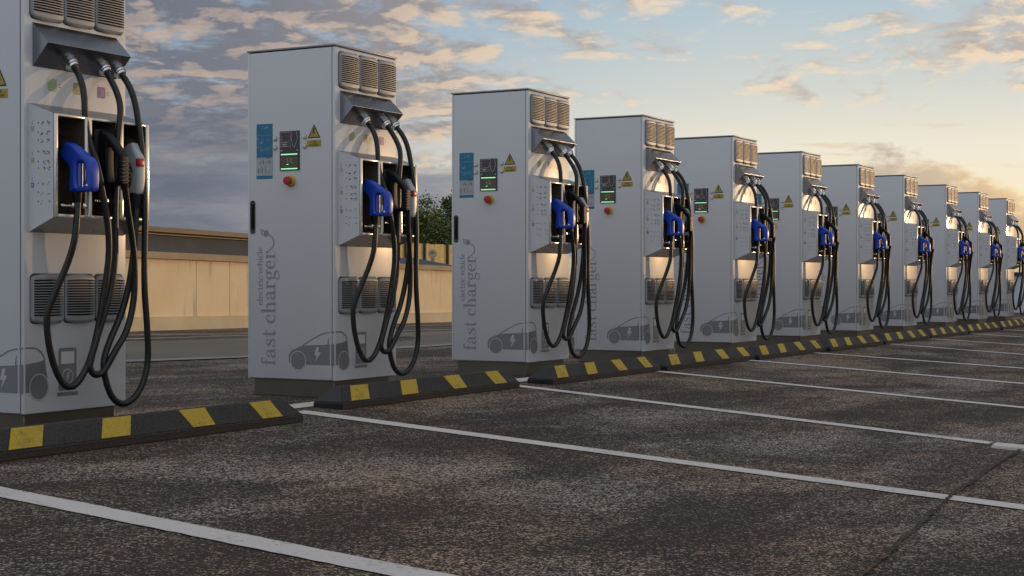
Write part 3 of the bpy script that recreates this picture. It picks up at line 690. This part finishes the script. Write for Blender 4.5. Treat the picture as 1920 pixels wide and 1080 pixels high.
# ------------------------------------------------------------------ ground
def gz(x, y):
    if y > -.05:
        k = min(max((y-1.0)/7.0, 0.0), 1.0); k = k*k*(3-2*k)
        return -DZ - .0115*max(min(x-8.5, 14.0), -8.0)*k
    yy = max(y, -13.0)
    if y < -.45: return -.100 + .04*(yy+.45)
    return -DZ - (-.05-y)/.40*.015
def ground_material():
    m = bpy.data.materials.new('asphalt'); m.use_nodes = True; T = NT(m.node_tree); b = T.n['Principled BSDF']
    tc = T.node('ShaderNodeTexCoord').outputs['Object']
    sp = T.node('ShaderNodeSeparateXYZ'); T.l.new(tc, sp.inputs[0])
    # worn streaks run with the traffic along the row
    st = T.xyz(T.m('MULTIPLY', sp.outputs[0], .42), T.m('ADD', sp.outputs[1], T.m('MULTIPLY', sp.outputs[0], .10)), 0.0)
    big = T.noise(st, 1.25, 6, .60, .5)
    mid_ = T.noise(tc, 5.0, 5, .68)
    fine = T.noise(tc, 140.0, 3, .8)
    v = T.node('ShaderNodeTexVoronoi'); v.feature = 'F1'; T.l.new(tc, v.inputs['Vector']); v.inputs['Scale'].default_value = 125.0
    vs = T.node('ShaderNodeSeparateColor'); T.l.new(v.outputs['Color'], vs.inputs[0])
    v2 = T.node('ShaderNodeTexVoronoi'); v2.feature = 'F1'; T.l.new(tc, v2.inputs['Vector']); v2.inputs['Scale'].default_value = 235.0
    vs2 = T.node('ShaderNodeSeparateColor'); T.l.new(v2.outputs['Color'], vs2.inputs[0])
    worn = T.sstep(T.m('ADD', T.m('MULTIPLY', big, .80), T.m('MULTIPLY', mid_, .27)), .40, .68)
    dark = T.ramp(T.noise(tc, 1.1, 4, .55), [(.3, (.026, .0205, .0185)), (.7, (.047, .0275, .0185))])
    pale = T.mix(T.sstep(T.noise(tc, .9, 3, .5), .35, .65), (.72, .60, .51), (.74, .51, .34))
    stone = T.m('ADD', T.m('ADD', T.m('MULTIPLY', vs.outputs[0], .48), T.m('MULTIPLY', vs2.outputs[0], .30)), T.m('MULTIPLY', fine, .44))
    thr = T.m('SUBTRACT', .845, T.m('MULTIPLY', worn, .26))
    speck = T.sstep(T.m('SUBTRACT', stone, thr), -.11, .28)
    rust = T.sstep(vs.outputs[1], .78, .95)
    pale = T.mix(T.m('MULTIPLY', rust, .65), pale, (.26, .125, .05))
    c = T.mix(speck, dark, pale)
    # an open joint between two pours, with rust washed out of it
    T.put(b.inputs['Base Color'], c); 
    T.put(b.inputs['Roughness'], T.m('SUBTRACT', .88, T.m('MULTIPLY', speck, .16)))
    b.inputs['Specular IOR Level'].default_value = .35
    bn = T.node('ShaderNodeBump'); bn.inputs['Strength'].default_value = .9; bn.inputs['Distance'].default_value = .006
    T.l.new(T.m('ADD', stone, T.m('MULTIPLY', speck, .5)), bn.inputs['Height']); T.l.new(bn.outputs[0], b.inputs['Normal'])
    return m
ASPH = ground_material()
g = MB()
ys = [-400, -60, -13] + [-12.5+.5*i for i in range(25)] + [-.45, -.05, .7, 1, 2, 3, 4, 5, 6, 7, 8, 12, 20, 60, 400]
xs = [-400, -60, -20, -8, 0, .5, 8, 16, 22.5, 30, 60, 400]
vv = [(x, y, gz(x, y)) for y in ys for x in xs]; nx = len(xs)
g.add(vv, [[j*nx+i, j*nx+i+1, (j+1)*nx+i+1, (j+1)*nx+i] for j in range(len(ys)-1) for i in range(nx-1)], ASPH)
tag(g.build('ground'), kind='structure')

def strip(pts_a, pts_b, m, h, mb, n=24):
    """sheet between two polylines (x, y), laid h above the ground"""
    vs = []; k = len(pts_a)
    A = []; B = []
    for (P, out) in ((pts_a, A), (pts_b, B)):
        for i in range(k-1):
            for s in range(n):
                t = s/n; out.append((P[i][0]*(1-t)+P[i+1][0]*t, P[i][1]*(1-t)+P[i+1][1]*t))
        out.append(P[-1])
    for a, b_ in zip(A, B): vs += [(a[0], a[1], gz(*a)+h), (b_[0], b_[1], gz(*b_)+h)]
    mb.add(vs, [[2*i, 2*i+1, 2*i+3, 2*i+2] for i in range(len(A)-1)], m)

def line_material():
    m = bpy.data.materials.new('line_paint'); m.use_nodes = True; T = NT(m.node_tree); b = T.n['Principled BSDF']
    tc = T.node('ShaderNodeTexCoord').outputs['Object']
    f = T.noise(tc, 55.0, 4, .7); l = T.noise(tc, 3.0, 4, .6)
    c = T.mix(l, (.57, .51, .47), (.70, .63, .585))
    c = T.mix(T.sstep(T.m('ADD', T.m('MULTIPLY', f, .7), T.m('MULTIPLY', l, .40)), .50, .36), c, (.24, .205, .18))
    T.put(b.inputs['Base Color'], c); b.inputs['Roughness'].default_value = .75
    bn = T.node('ShaderNodeBump'); bn.inputs['Strength'].default_value = .5; bn.inputs['Distance'].default_value = .004
    T.l.new(f, bn.inputs['Height']); T.l.new(bn.outputs[0], b.inputs['Normal'])
    return m
LINE = line_material()
# bay lines: (x at y=-.45, x at y=-3.6, width)
for x0, x1, w in ((-3.335, -3.78, .128), (-.712, -1.285, .120), (1.545, .612, .112), (3.55, 2.72, .11), (5.455, 4.73, .11), (7.105, 6.60, .11), (9.60, 8.50, .11), (11.35, 10.7, .11), (13.4, 12.7, .11), (15.4, 14.7, .11), (17.4, 16.7, .11)):
    rnd = random.Random(int(x0*100)); mb = MB(); N = 220; A = []; B = []
    ye = -3.46 if abs(x0-1.545) < .01 else -12.0
    for k in range(N+1):
        y = -.30 + (ye+.30)*k/N; x = x0 + (x1-x0)*(y+.45)/(-3.15)
        A.append((x+rnd.gauss(0, .0016), y)); B.append((x-w+rnd.gauss(0, .0016), y))
    strip(A, B, LINE, .004, mb, 1)
    tag(mb.build('bay_line'), kind='structure')
mb = MB(); strip([(-1.25, -.062), (19.4, -.062)], [(-1.25, -.205), (19.4, -.205)], LINE, .004, mb, 60); tag(mb.build('row_line'), kind='structure')
# the joint across the bays
mb = MB(); rnd = random.Random(8); A = []; B = []
P = [(-9, -4.4), (-2.986, -3.866), (-2.302, -3.806), (-1.371, -3.721), (-.351, -3.663), (.45, -3.635), (3, -3.60), (19, -3.45)]
for i in range(len(P)-1):
    n = max(2, int(abs(P[i+1][0]-P[i][0])/.035))
    for s in range(n):
        t = s/n; x = P[i][0]*(1-t)+P[i+1][0]*t; y = P[i][1]*(1-t)+P[i+1][1]*t; w = .005+abs(rnd.gauss(0, .003))
        d = rnd.gauss(0, .0035); A.append((x, y+w+d)); B.append((x, y-w+d))
def joint_material():
    m = bpy.data.materials.new('joint_filler'); m.use_nodes = True; T = NT(m.node_tree); b = T.n['Principled BSDF']
    tc = T.node('ShaderNodeTexCoord').outputs['Object']; n = T.noise(tc, 18, 5, .7)
    T.put(b.inputs['Base Color'], T.ramp(n, [(.32, (.010, .009, .009)), (.50, (.028, .020, .014)), (.64, (.14, .070, .026))])); b.inputs['Roughness'].default_value = .9
    return m
strip(A, B, joint_material(), .008, mb, 1); tag(mb.build('ground_joint'), kind='structure')

# ------------------------------------------------------------------ wheel stops
def stop_material():
    m = bpy.data.materials.new('recycled_rubber'); m.use_nodes = True; T = NT(m.node_tree); b = T.n['Principled BSDF']
    tc = T.node('ShaderNodeTexCoord').outputs['Object']
    n = T.noise(tc, 130, 4, .7); l = T.noise(tc, 5, 4, .6)
    sp = T.node('ShaderNodeSeparateXYZ'); T.l.new(tc, sp.inputs[0])
    dirt = T.m('MULTIPLY', T.sstep(T.m('ADD', sp.outputs[2], T.m('MULTIPLY', l, .05)), .075, .02), .8)
    c = T.mix(T.sstep(n, .35, .7), (.010, .009, .009), (.055, .044, .039)); c = T.mix(T.m('MULTIPLY', T.sstep(l, .50, .70), .35), c, (.06, .047, .040)); c = T.mix(dirt, c, T.mix(T.sstep(n, .35, .7), (.035, .021, .013), (.12, .070, .040)))
    T.put(b.inputs['Base Color'], c); b.inputs['Roughness'].default_value = .72
    bn = T.node('ShaderNodeBump'); bn.inputs['Strength'].default_value = .8; bn.inputs['Distance'].default_value = .003
    T.l.new(n, bn.inputs['Height']); T.l.new(bn.outputs[0], b.inputs['Normal'])
    return m
STOPM = stop_material()
ENDM = mat('rubber_end', (.010, .010, .012), .5, bump=(120, .3, .002))
def patch_material():
    m = bpy.data.materials.new('reflective_yellow'); m.use_nodes = True; T = NT(m.node_tree); b = T.n['Principled BSDF']
    tc = T.node('ShaderNodeTexCoord').outputs['Object']
    n = T.noise(tc, 170, 4, .7); l = T.noise(tc, 11, 5, .65)
    c = T.mix(T.sstep(n, .3, .7), (.40, .255, .014), (.64, .425, .028))
    c = T.mix(T.m('MULTIPLY', T.sstep(l, .52, .74), .40), c, (.18, .115, .03))
    c = T.mix(T.sstep(T.m('ADD', T.m('MULTIPLY', n, .5), T.m('MULTIPLY', l, .5)), .60, .66), c, (.035, .028, .02))
    T.put(b.inputs['Base Color'], c); b.inputs['Roughness'].default_value = .6
    bn = T.node('ShaderNodeBump'); bn.inputs['Strength'].default_value = .8; bn.inputs['Distance'].default_value = .002
    T.l.new(n, bn.inputs['Height']); T.l.new(bn.outputs[0], b.inputs['Normal'])
    return m
PATCH = patch_material()
LSTOP = 1.94
def make_stop():
    t = empty('wheel_stop', (0, 0, 0), 'x', 'wheel stop', 'wheel stops in front of the chargers')
    L = LSTOP; e = .085
    # section (y from the front edge back, z)
    b0 = [(0, 0), (0, .037), (.061, .114), (.125, .114), (.186, .037), (.186, 0)]
    top = lambda z: 0.0 if z <= .037 else e*(z-.037)/.077
    m = MB(); A = [(top(z), y, z) for y, z in b0]; B = [(L-top(z), y, z) for y, z in b0]; n = len(b0)
    bm = bmesh.new(); va = [bm.verts.new(v) for v in A]; vb = [bm.verts.new(v) for v in B]
    for i in range(n): bm.faces.new([va[i], va[(i+1) % n], vb[(i+1) % n], vb[i]])
    bm.faces.new([va[0], va[1], va[4], va[5]]); bm.faces.new([va[1], va[2], va[3], va[4]])
    bm.faces.new([vb[0], vb[1], vb[4], vb[5]]); bm.faces.new([vb[1], vb[2], vb[3], vb[4]])
    bmesh.ops.recalc_face_normals(bm, faces=bm.faces[:])
    bmesh.ops.bevel(bm, geom=[ed for ed in bm.edges if ed.calc_face_angle(0) > .3], offset=.005, segments=2, affect='EDGES')
    bm.verts.index_update(); bm.normal_update()
    for f in bm.faces:
        mm = ENDM if f.normal.x < -.35 else STOPM
        m.add([v.co.copy() for v in f.verts], [list(range(len(f.verts)))], mm, False)
    o = m.build('body', t)
    me = o.data; bm2 = bmesh.new(); bm2.from_mesh(me); bmesh.ops.remove_doubles(bm2, verts=bm2.verts[:], dist=1e-5); bm2.to_mesh(me); bm2.free()
    for (b_0, b_1, t0, t1) in ((.090, .258, .158, .322), (.580, .746, .648, .812), (1.140, 1.286, 1.112, 1.282), (1.628, 1.775, 1.596, 1.750)):
        m = MB(); nrm = Vector((0, -.077, .061)).normalized()
        f = lambda s: Vector((0, .061*s, .037+.077*s))
        P4 = [(b_0, .05), (b_1, .05), (t1, 1.0), (t0, 1.0)]
        up = [Vector((x, 0, 0))+f(s)+nrm*.0035 for x, s in P4]; dn = [Vector((x, 0, 0))+f(s)-nrm*.001 for x, s in P4]
        m.add(up+dn, [[0, 1, 2, 3], [0, 4, 5, 1], [1, 5, 6, 2], [2, 6, 7, 3], [3, 7, 4, 0]], PATCH)
        m.build('reflective_patch', t)
    return t
# (x start, length, y of the front edge)
STOPS = [(-3.05, 1.945, -.600), (-.502, 1.94, -.400), (1.785, 1.765, -.450), (3.617, 1.95, -.472), (5.525, 1.88, -.510), (7.43, 1.86, -.545), (9.32, 1.90, -.56), (11.27, 1.90, -.57), (13.2, 1.92, -.58), (15.2, 1.92, -.59), (17.2, 1.92, -.60)]
ORD = ['before the nearest charger, cut off by the left edge', 'before the second nearest charger, dark end by a line corner', 'before the third nearest charger, apart from the second stop', 'before the fourth nearest charger',
       'before the fifth nearest charger', 'before the sixth nearest charger', 'before the seventh nearest charger', 'before the eighth nearest charger', 'before the third charger from the far end', 'before the last charger but one', 'before the farthest charger, by the right edge']
sp0 = make_stop()
for i, (x, ln, y) in enumerate(STOPS):
    o = sp0 if i == 0 else copy_tree(sp0)
    o.location = (x, y, gz(0, y+.09)-.004); o.scale = (ln/LSTOP, 1, 1); o['label'] = 'yellow-patched black wheel stop ' + ORD[i]

# white kerb block carrying on the third bay line
m = MB(); bm = bmesh.new()
cx = [(.565, -3.49), (.41, -3.50), (.37, -3.95), (.53, -3.94)]; base = -.100+.04*(-3.6+.45)
lo = [bm.verts.new((x, y, gz(x, y)-.01)) for x, y in cx]; hi = [bm.verts.new((x, y, gz(x, y)+.014)) for x, y in cx]
bm.faces.new(hi)
for i in range(4): bm.faces.new([lo[i], lo[(i+1) % 4], hi[(i+1) % 4], hi[i]])
bmesh.ops.recalc_face_normals(bm, faces=bm.faces[:]); bmesh.ops.bevel(bm, geom=bm.edges[:], offset=.006, segments=2, affect='EDGES'); m.bm(bm, LINE)
tag(m.build('painted_slab'), 'low white painted slab at the end of a bay line by the ground crack', 'slab')

# ------------------------------------------------------------------ lot and wall behind the chargers
def noisy(name, c0, c1, scale, rough=.8, streak=None, bump=.3):
    m = bpy.data.materials.new(name); m.use_nodes = True; T = NT(m.node_tree); b = T.n['Principled BSDF']
    tc = T.node('ShaderNodeTexCoord').outputs['Object']; sp = T.node('ShaderNodeSeparateXYZ'); T.l.new(tc, sp.inputs[0])
    n = T.noise(tc, scale, 6, .65)
    c = T.mix(T.sstep(n, .3, .7), c0, c1)
    if streak:
        s = T.noise(T.xyz(T.m('MULTIPLY', sp.outputs[0], 9.0), T.m('MULTIPLY', sp.outputs[1], 9.0), T.m('MULTIPLY', sp.outputs[2], .9)), 1.0, 5, .65)
        c = T.mix(T.m('MULTIPLY', T.sstep(s, .56, .74), streak[1]), c, streak[0])
        pt = T.node('ShaderNodeTexVoronoi'); T.l.new(tc, pt.inputs['Vector']); pt.inputs['Scale'].default_value = 9.0
        c = T.mix(T.m('MULTIPLY', T.sstep(pt.outputs['Distance'], .09, .03), .5), c, streak[0])
    T.put(b.inputs['Base Color'], c); b.inputs['Roughness'].default_value = rough
    bn = T.node('ShaderNodeBump'); bn.inputs['Strength'].default_value = bump; bn.inputs['Distance'].default_value = .01
    T.l.new(n, bn.inputs['Height']); T.l.new(bn.outputs[0], b.inputs['Normal'])
    return m
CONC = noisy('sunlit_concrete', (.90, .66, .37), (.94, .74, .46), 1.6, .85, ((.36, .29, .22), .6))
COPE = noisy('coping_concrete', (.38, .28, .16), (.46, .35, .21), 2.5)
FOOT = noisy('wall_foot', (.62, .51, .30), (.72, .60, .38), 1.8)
PAVE = noisy('pale_paving', (.115, .092, .068), (.165, .130, .095), .9)
GUTT = noisy('gutter_concrete', (.19, .175, .16), (.26, .24, .22), 2.0)
mb = MB(); strip([(-30, 11.9), (2.31, 3.64), (3.6, 3.34), (40, -5.25 if False else 3.2)], [(-28, 15.2), (5.07, 6.17), (5.6, 6.0), (40, 5.6)], PAVE, .005, mb, 8); tag(mb.build('pavement'), kind='structure')
mb = MB(); strip([(-30, 11.62), (2.31, 3.38), (3.6, 3.08), (40, 2.95)], [(-30, 11.89), (2.31, 3.63), (3.6, 3.33), (40, 3.19)], GUTT, .006, mb, 8); tag(mb.build('gutter'), kind='structure')
mb = MB()
strip([(-20, 16.5), (5.6, 6.62), (40, 5.9)], [(-20, 16.62), (5.6, 6.70), (40, 5.98)], mat('faded_line', (.45, .43, .40), .8), .006, mb, 8)
strip([(-20, 17.8), (7.5, 7.25), (40, 6.3)], [(-20, 17.88), (7.5, 7.31), (40, 6.36)], mat('faded_line', (.45, .43, .40), .8), .006, mb, 8)
tag(mb.build('faded_line'), kind='structure')

WP = Vector((8.488, 9.217, 0)); WD = Vector((.99452, .10453, 0)); WN = Vector((-.10453, .99452, 0))
def wp(s, z, off=0.0): return WP + WD*s + WN*off + Vector((0, 0, z))
def cap(s): return .976 - .0115*max(min(s, 14), -8)
wall = empty('concrete_wall', wp(0, -DZ), 'long low sunlit concrete wall with a brown coping behind the chargers', 'wall')
inv = Matrix.Translation(-wp(0, -DZ))
def wallpiece(name, s0, s1, zb, zt, o0, o1, m, steps=1):
    mb = MB()
    for k in range(steps):
        a = s0+(s1-s0)*k/steps; b_ = s0+(s1-s0)*(k+1)/steps
        V = [wp(s, f(s), o) for s in (a, b_) for f in (zb, zt) for o in (o0, o1)]
        mb.add(V, [[0, 1, 3, 2], [4, 6, 7, 5], [0, 4, 5, 1], [2, 3, 7, 6], [0, 2, 6, 4], [1, 5, 7, 3]], m)
    o = mb.build(name, wall); o.data.transform(inv); return o
js = [-14, -10.5, -7.0, -3.6, -1.2, 1.45, 2.30, 5.1, 8.2, 11, 14]
for a, b_ in zip(js[:-1], js[1:]):
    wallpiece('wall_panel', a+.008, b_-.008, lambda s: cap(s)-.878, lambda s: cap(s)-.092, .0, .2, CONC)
wallpiece('wall_core', -14, 14, lambda s: -.2, lambda s: cap(s)-.1, .02, .18, mat('wall_joint', (.42, .34, .25), .9), 6)  # brown core shows in the joints between panels
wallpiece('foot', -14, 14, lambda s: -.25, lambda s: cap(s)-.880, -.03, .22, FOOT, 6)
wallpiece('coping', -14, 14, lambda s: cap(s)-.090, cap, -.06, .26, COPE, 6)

# unseen wall added right of the frame to shade the bays and lower charger fronts
PY, PTOP = -9.0, 1.70
pw = empty('added_shade_wall', (30, PY-.1, gz(0, PY)), 'added unseen concrete wall shading the bays from the sunset side', 'wall')
zb = gz(0, PY)
for k in range(24):
    mb = MB(); mb.box((-42+k*3.5+.008, -.1, -.2), (-42+(k+1)*3.5-.008, .1, PTOP-zb-.09), CONC, .006, 1); mb.build('wall_panel', pw)
mb = MB(); mb.box((-42, -.17, PTOP-zb-.0895), (42, .17, PTOP-zb), COPE, .008, 1); mb.build('coping', pw)

# ------------------------------------------------------------------ what stands behind the wall
def cpt(u, depth, z):
    """map bearing (in frame widths measured on the photograph) and distance to a plan position"""
    fw = Vector((math.cos(R(YAW)), math.sin(R(YAW)), 0)); rt = Vector((math.sin(R(YAW)), -math.cos(R(YAW)), 0))
    return Vector((CAM[0], CAM[1], 0)) + fw*depth + rt*((u-960)/2933.8*depth) + Vector((0, 0, z))
bl0 = cpt(130, 24.6, -.1); bl1 = cpt(560, 34.3, -.1); bd = (bl1-bl0).normalized(); bn_ = Vector((-bd.y, bd.x, 0))
bld = empty('flat_roofed_building', (bl0+bl1)/2, 'low grey building with a dark brown flat roof edge rising behind the concrete wall', 'building')
bi = Matrix.Translation(-(bl0+bl1)/2)
GREYW = noisy('stained_shaded_grey', (.045, .066, .108), (.068, .088, .13), 1.3, .8, ((.06, .065, .08), .7))  # stains, over a base darkened and blued to paint the building's shade
def bpiece(name, e0, e1, o0, o1, z0, z1, m, parent=bld):
    P = [bl0+bd*e + bn_*o for e in (0,) for o in (0,)]
    Ln = (bl1-bl0).length
    V = [bl0+bd*s+bn_*o+Vector((0, 0, z+.1)) for s in (e0, Ln+e1) for z in (z0, z1) for o in (o0, o1)]
    mb = MB(); mb.add(V, [[0, 1, 3, 2], [4, 6, 7, 5], [0, 4, 5, 1], [2, 3, 7, 6], [0, 2, 6, 4], [1, 5, 7, 3]], m); o = mb.build(name, parent); o.data.transform(bi); return o
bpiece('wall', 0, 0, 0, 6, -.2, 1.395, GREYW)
rf = bpiece('roof', -.3, .3, -.35, 6.3, 1.425, 1.512, mat('roof_brown', (.085, .055, .03), .6, var=(3, .3)))
bpiece('soffit_trim', -.25, .25, -.12, 6.1, 1.394, 1.4245, mat('trim_ochre', (.60, .42, .22), .6), rf)

# hipped shed roof just over the wall, right of the second charger
sc_ = cpt(770, 33.0, -.1); sh = empty('shed', sc_, 'low shed with a dark hipped roof showing just over the concrete wall', 'shed')
rt = Vector((math.sin(R(YAW)), -math.cos(R(YAW)), 0)); fw = Vector((math.cos(R(YAW)), math.sin(R(YAW)), 0))
mb = MB(); q = lambda a, b_, z: rt*a + fw*b_ + Vector((0, 0, z+.1))
mb.add([q(-1.1, 0, .84), q(1.5, 0, .80), q(1.5, 2.4, .80), q(-1.1, 2.4, .84), q(-.55, 1.2, 1.09), q(-.02, 1.2, 1.09)], [[0, 1, 5, 4], [1, 2, 5], [2, 3, 4, 5], [3, 0, 4]], mat('slate_roof', (.045, .05, .068), .55, var=(5, .4)))
mb.build('roof', sh)
mb = MB(); V = [q(a, b_, z) for a in (-1.0, 1.4) for b_ in (.1, 2.3) for z in (-.1, .795)]
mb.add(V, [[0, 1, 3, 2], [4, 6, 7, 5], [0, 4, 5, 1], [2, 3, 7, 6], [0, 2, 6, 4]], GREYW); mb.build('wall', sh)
# vent pipe
vp = cpt(811, 36.4, 0); mb = MB()
mb.lathe([(-.25, .06), (0, .06), (0, .105), (.03, .108), (.035, .056), (.0, .05), (-.01, .0)], vp+Vector((0, 0, .568+(528-475.5)*36.4/2933.8)), -fw, mat('ring_concrete', (.52, .42, .28), .7), 20)
mb.tube([tuple(vp+fw*.2+Vector((0, 0, -.1))), tuple(vp+fw*.2+Vector((0, 0, 1.16)))], .05, mat('ring_concrete', (.52, .42, .28), .7), 12, interp=False)
tag(mb.build('vent_pipe'), 'small round pale vent pipe in front of the timber fence', 'pipe')
# timber fence
f0, f1 = cpt(690, 36.5, -.1), cpt(890, 42.0, -.1); fd = (f1-f0).normalized(); fl_ = (f1-f0).length
fe = empty('timber_fence', (f0+f1)/2, 'sunlit timber board fence with dark posts below the trees', 'fence')
fi = Matrix.Translation(-(f0+f1)/2)
WOOD = noisy('warm_boards', (.58, .40, .13), (.74, .54, .22), 6.0, .75, ((.22, .13, .05), .7))
fnn = Vector((-fd.y, fd.x, 0))
nb = 22
mb = MB()
for k in range(nb):
    a, b_ = fl_*k/nb+.004, fl_*(k+1)/nb-.004; z1 = 1.515 + .006*((k*7) % 3)
    V = [f0+fd*s+fnn*o+Vector((0, 0, z)) for s in (a, b_) for z in (0, z1+.1) for o in (0, .022)]
    mb.add(V, [[0, 1, 3, 2], [4, 6, 7, 5], [0, 4, 5, 1], [2, 3, 7, 6], [0, 2, 6, 4], [1, 5, 7, 3]], WOOD)
o = mb.build('board_panel', fe); o.data.transform(fi)
for uu in (753, 787.5, 832, 880):
    c = f0+fd*((uu-690)/200*fl_); mb = MB()
    V = [c+fd*s+fnn*o+Vector((0, 0, z)) for s in (-.035, .035) for z in (0, 1.625) for o in (-.06, .0)]
    mb.add(V, [[0, 1, 3, 2], [4, 6, 7, 5], [0, 4, 5, 1], [2, 3, 7, 6], [0, 2, 6, 4], [1, 5, 7, 3]], mat('fence_post', (.05, .032, .018), .7))
    o = mb.build('post', fe); o.data.transform(fi)
# white outbuilding past the far end of the row
mb = MB(); wb = empty('low_white_wall', (27.2, .6, -.1), 'low white wall with a dark coping beyond the far end of the row', 'wall')
mb.box((0, -2.2, -.2), (.35, 2.4, .80), mat('render_white', (.55, .58, .64), .6, var=(2, .15)), .01, 1); mb.build('body', wb)
mb = MB(); mb.box((-.06, -2.26, .801), (.41, 2.46, .872), mat('coping_dark', (.03, .028, .03), .6), .008, 1); mb.build('coping', wb)

# ------------------------------------------------------------------ trees
LEAF = []
for i, c in enumerate(((.045, .085, .016), (.075, .125, .022), (.12, .155, .030), (.19, .19, .04))):
    m = bpy.data.materials.new('leaf_%d' % i); m.use_nodes = True; T = NT(m.node_tree); b = T.n['Principled BSDF']
    b.inputs['Base Color'].default_value = (*c, 1); b.inputs['Roughness'].default_value = .5; LEAF.append(m)
BARK = mat('bark', (.05, .038, .028), .85, bump=(30, .6, .02))
def tree(name, base, h, rad, seed, label, n=9000, leaf=.095):
    rnd = random.Random(seed); t = empty(name, base, label, 'tree', 'trees behind the timber fence')
    mb = MB(); tr = .05*h/3
    mb.tube([(0, 0, -.05), (.03, .02, h*.3), (-.02, .03, h*.62), (.0, 0, h*.88)], [tr, tr*.8, tr*.5, tr*.15], BARK, 8)
    limbs = []
    for k in range(11):
        a = rnd.uniform(0, 6.283); z = h*rnd.uniform(.18, .7); e = Vector((math.cos(a)*rad*rnd.uniform(.5, .95), math.sin(a)*rad*rnd.uniform(.5, .95), min(z+h*rnd.uniform(.12, .34), h*.93)))
        mb.tube([(0, 0, z), tuple(Vector((0, 0, z))*.5+e*.5+Vector((0, 0, .05))), tuple(e)], [tr*.4, tr*.25, tr*.08], BARK, 5, n=3); limbs.append(e)
    mb.build('trunk', t)
    cl = []
    for k in range(70):
        a = rnd.uniform(0, 6.283); z = rnd.uniform(.16, .97); r = rad*math.sqrt(rnd.random())*(1.0 if z < .55 else max(.12, 1.15-1.05*(z-.45)/.55))
        cl.append((Vector((r*math.cos(a), r*math.sin(a), h*z)), rnd.uniform(.09, .2)*rad*1.4))
    cl += [(e, rad*.25) for e in limbs]
    mb = MB()
    for k in range(n):
        c, s = rnd.choice(cl); d = Vector((rnd.gauss(0, 1), rnd.gauss(0, 1), rnd.gauss(0, .85)))*s*.62
        p = c+d; nrm = Vector((rnd.gauss(0, 1), rnd.gauss(0, 1), rnd.gauss(.4, 1))).normalized()
        ax = nrm.orthogonal().normalized(); ay = nrm.cross(ax); an = rnd.uniform(0, 6.283)
        ax, ay = ax*math.cos(an)+ay*math.sin(an), ay*math.cos(an)-ax*math.sin(an)
        l = leaf*rnd.uniform(.6, 1.25); w = l*rnd.uniform(.4, .62)
        m = LEAF[min(3, int(rnd.random()**1.7*4))]
        mb.add([p-ax*l*.5, p+ay*w*.5-ax*l*.05, p+ax*l*.5+nrm*l*.08, p-ay*w*.5-ax*l*.05], [[0, 1, 2, 3]], m)
    me = bpy.data.meshes.new('crown'); me.from_pydata(mb.v, [], mb.f)
    for m in mb.ms: me.materials.append(m)
    me.polygons.foreach_set('material_index', mb.mi); o = bpy.data.objects.new('crown', me); COL.objects.link(o); o.parent = t
tree('broadleaf_tree', cpt(783, 42.3, -.1), 2.66, .80, 3, 'dense green tree just right of the second charger, lower of the pair')
tree('broadleaf_tree', cpt(846, 45, -.1), 3.15, .95, 11, 'taller yellow-tipped tree partly hidden by the third charger')
tree('broadleaf_tree', cpt(745, 44, -.1), 2.5, .75, 21, 'small tree mostly hidden behind the cables of the second charger', 6000)
tree('broadleaf_tree', cpt(815, 47, -.1), 2.85, 1.0, 31, 'dark low tree filling the gap between the two taller trees', 8000)
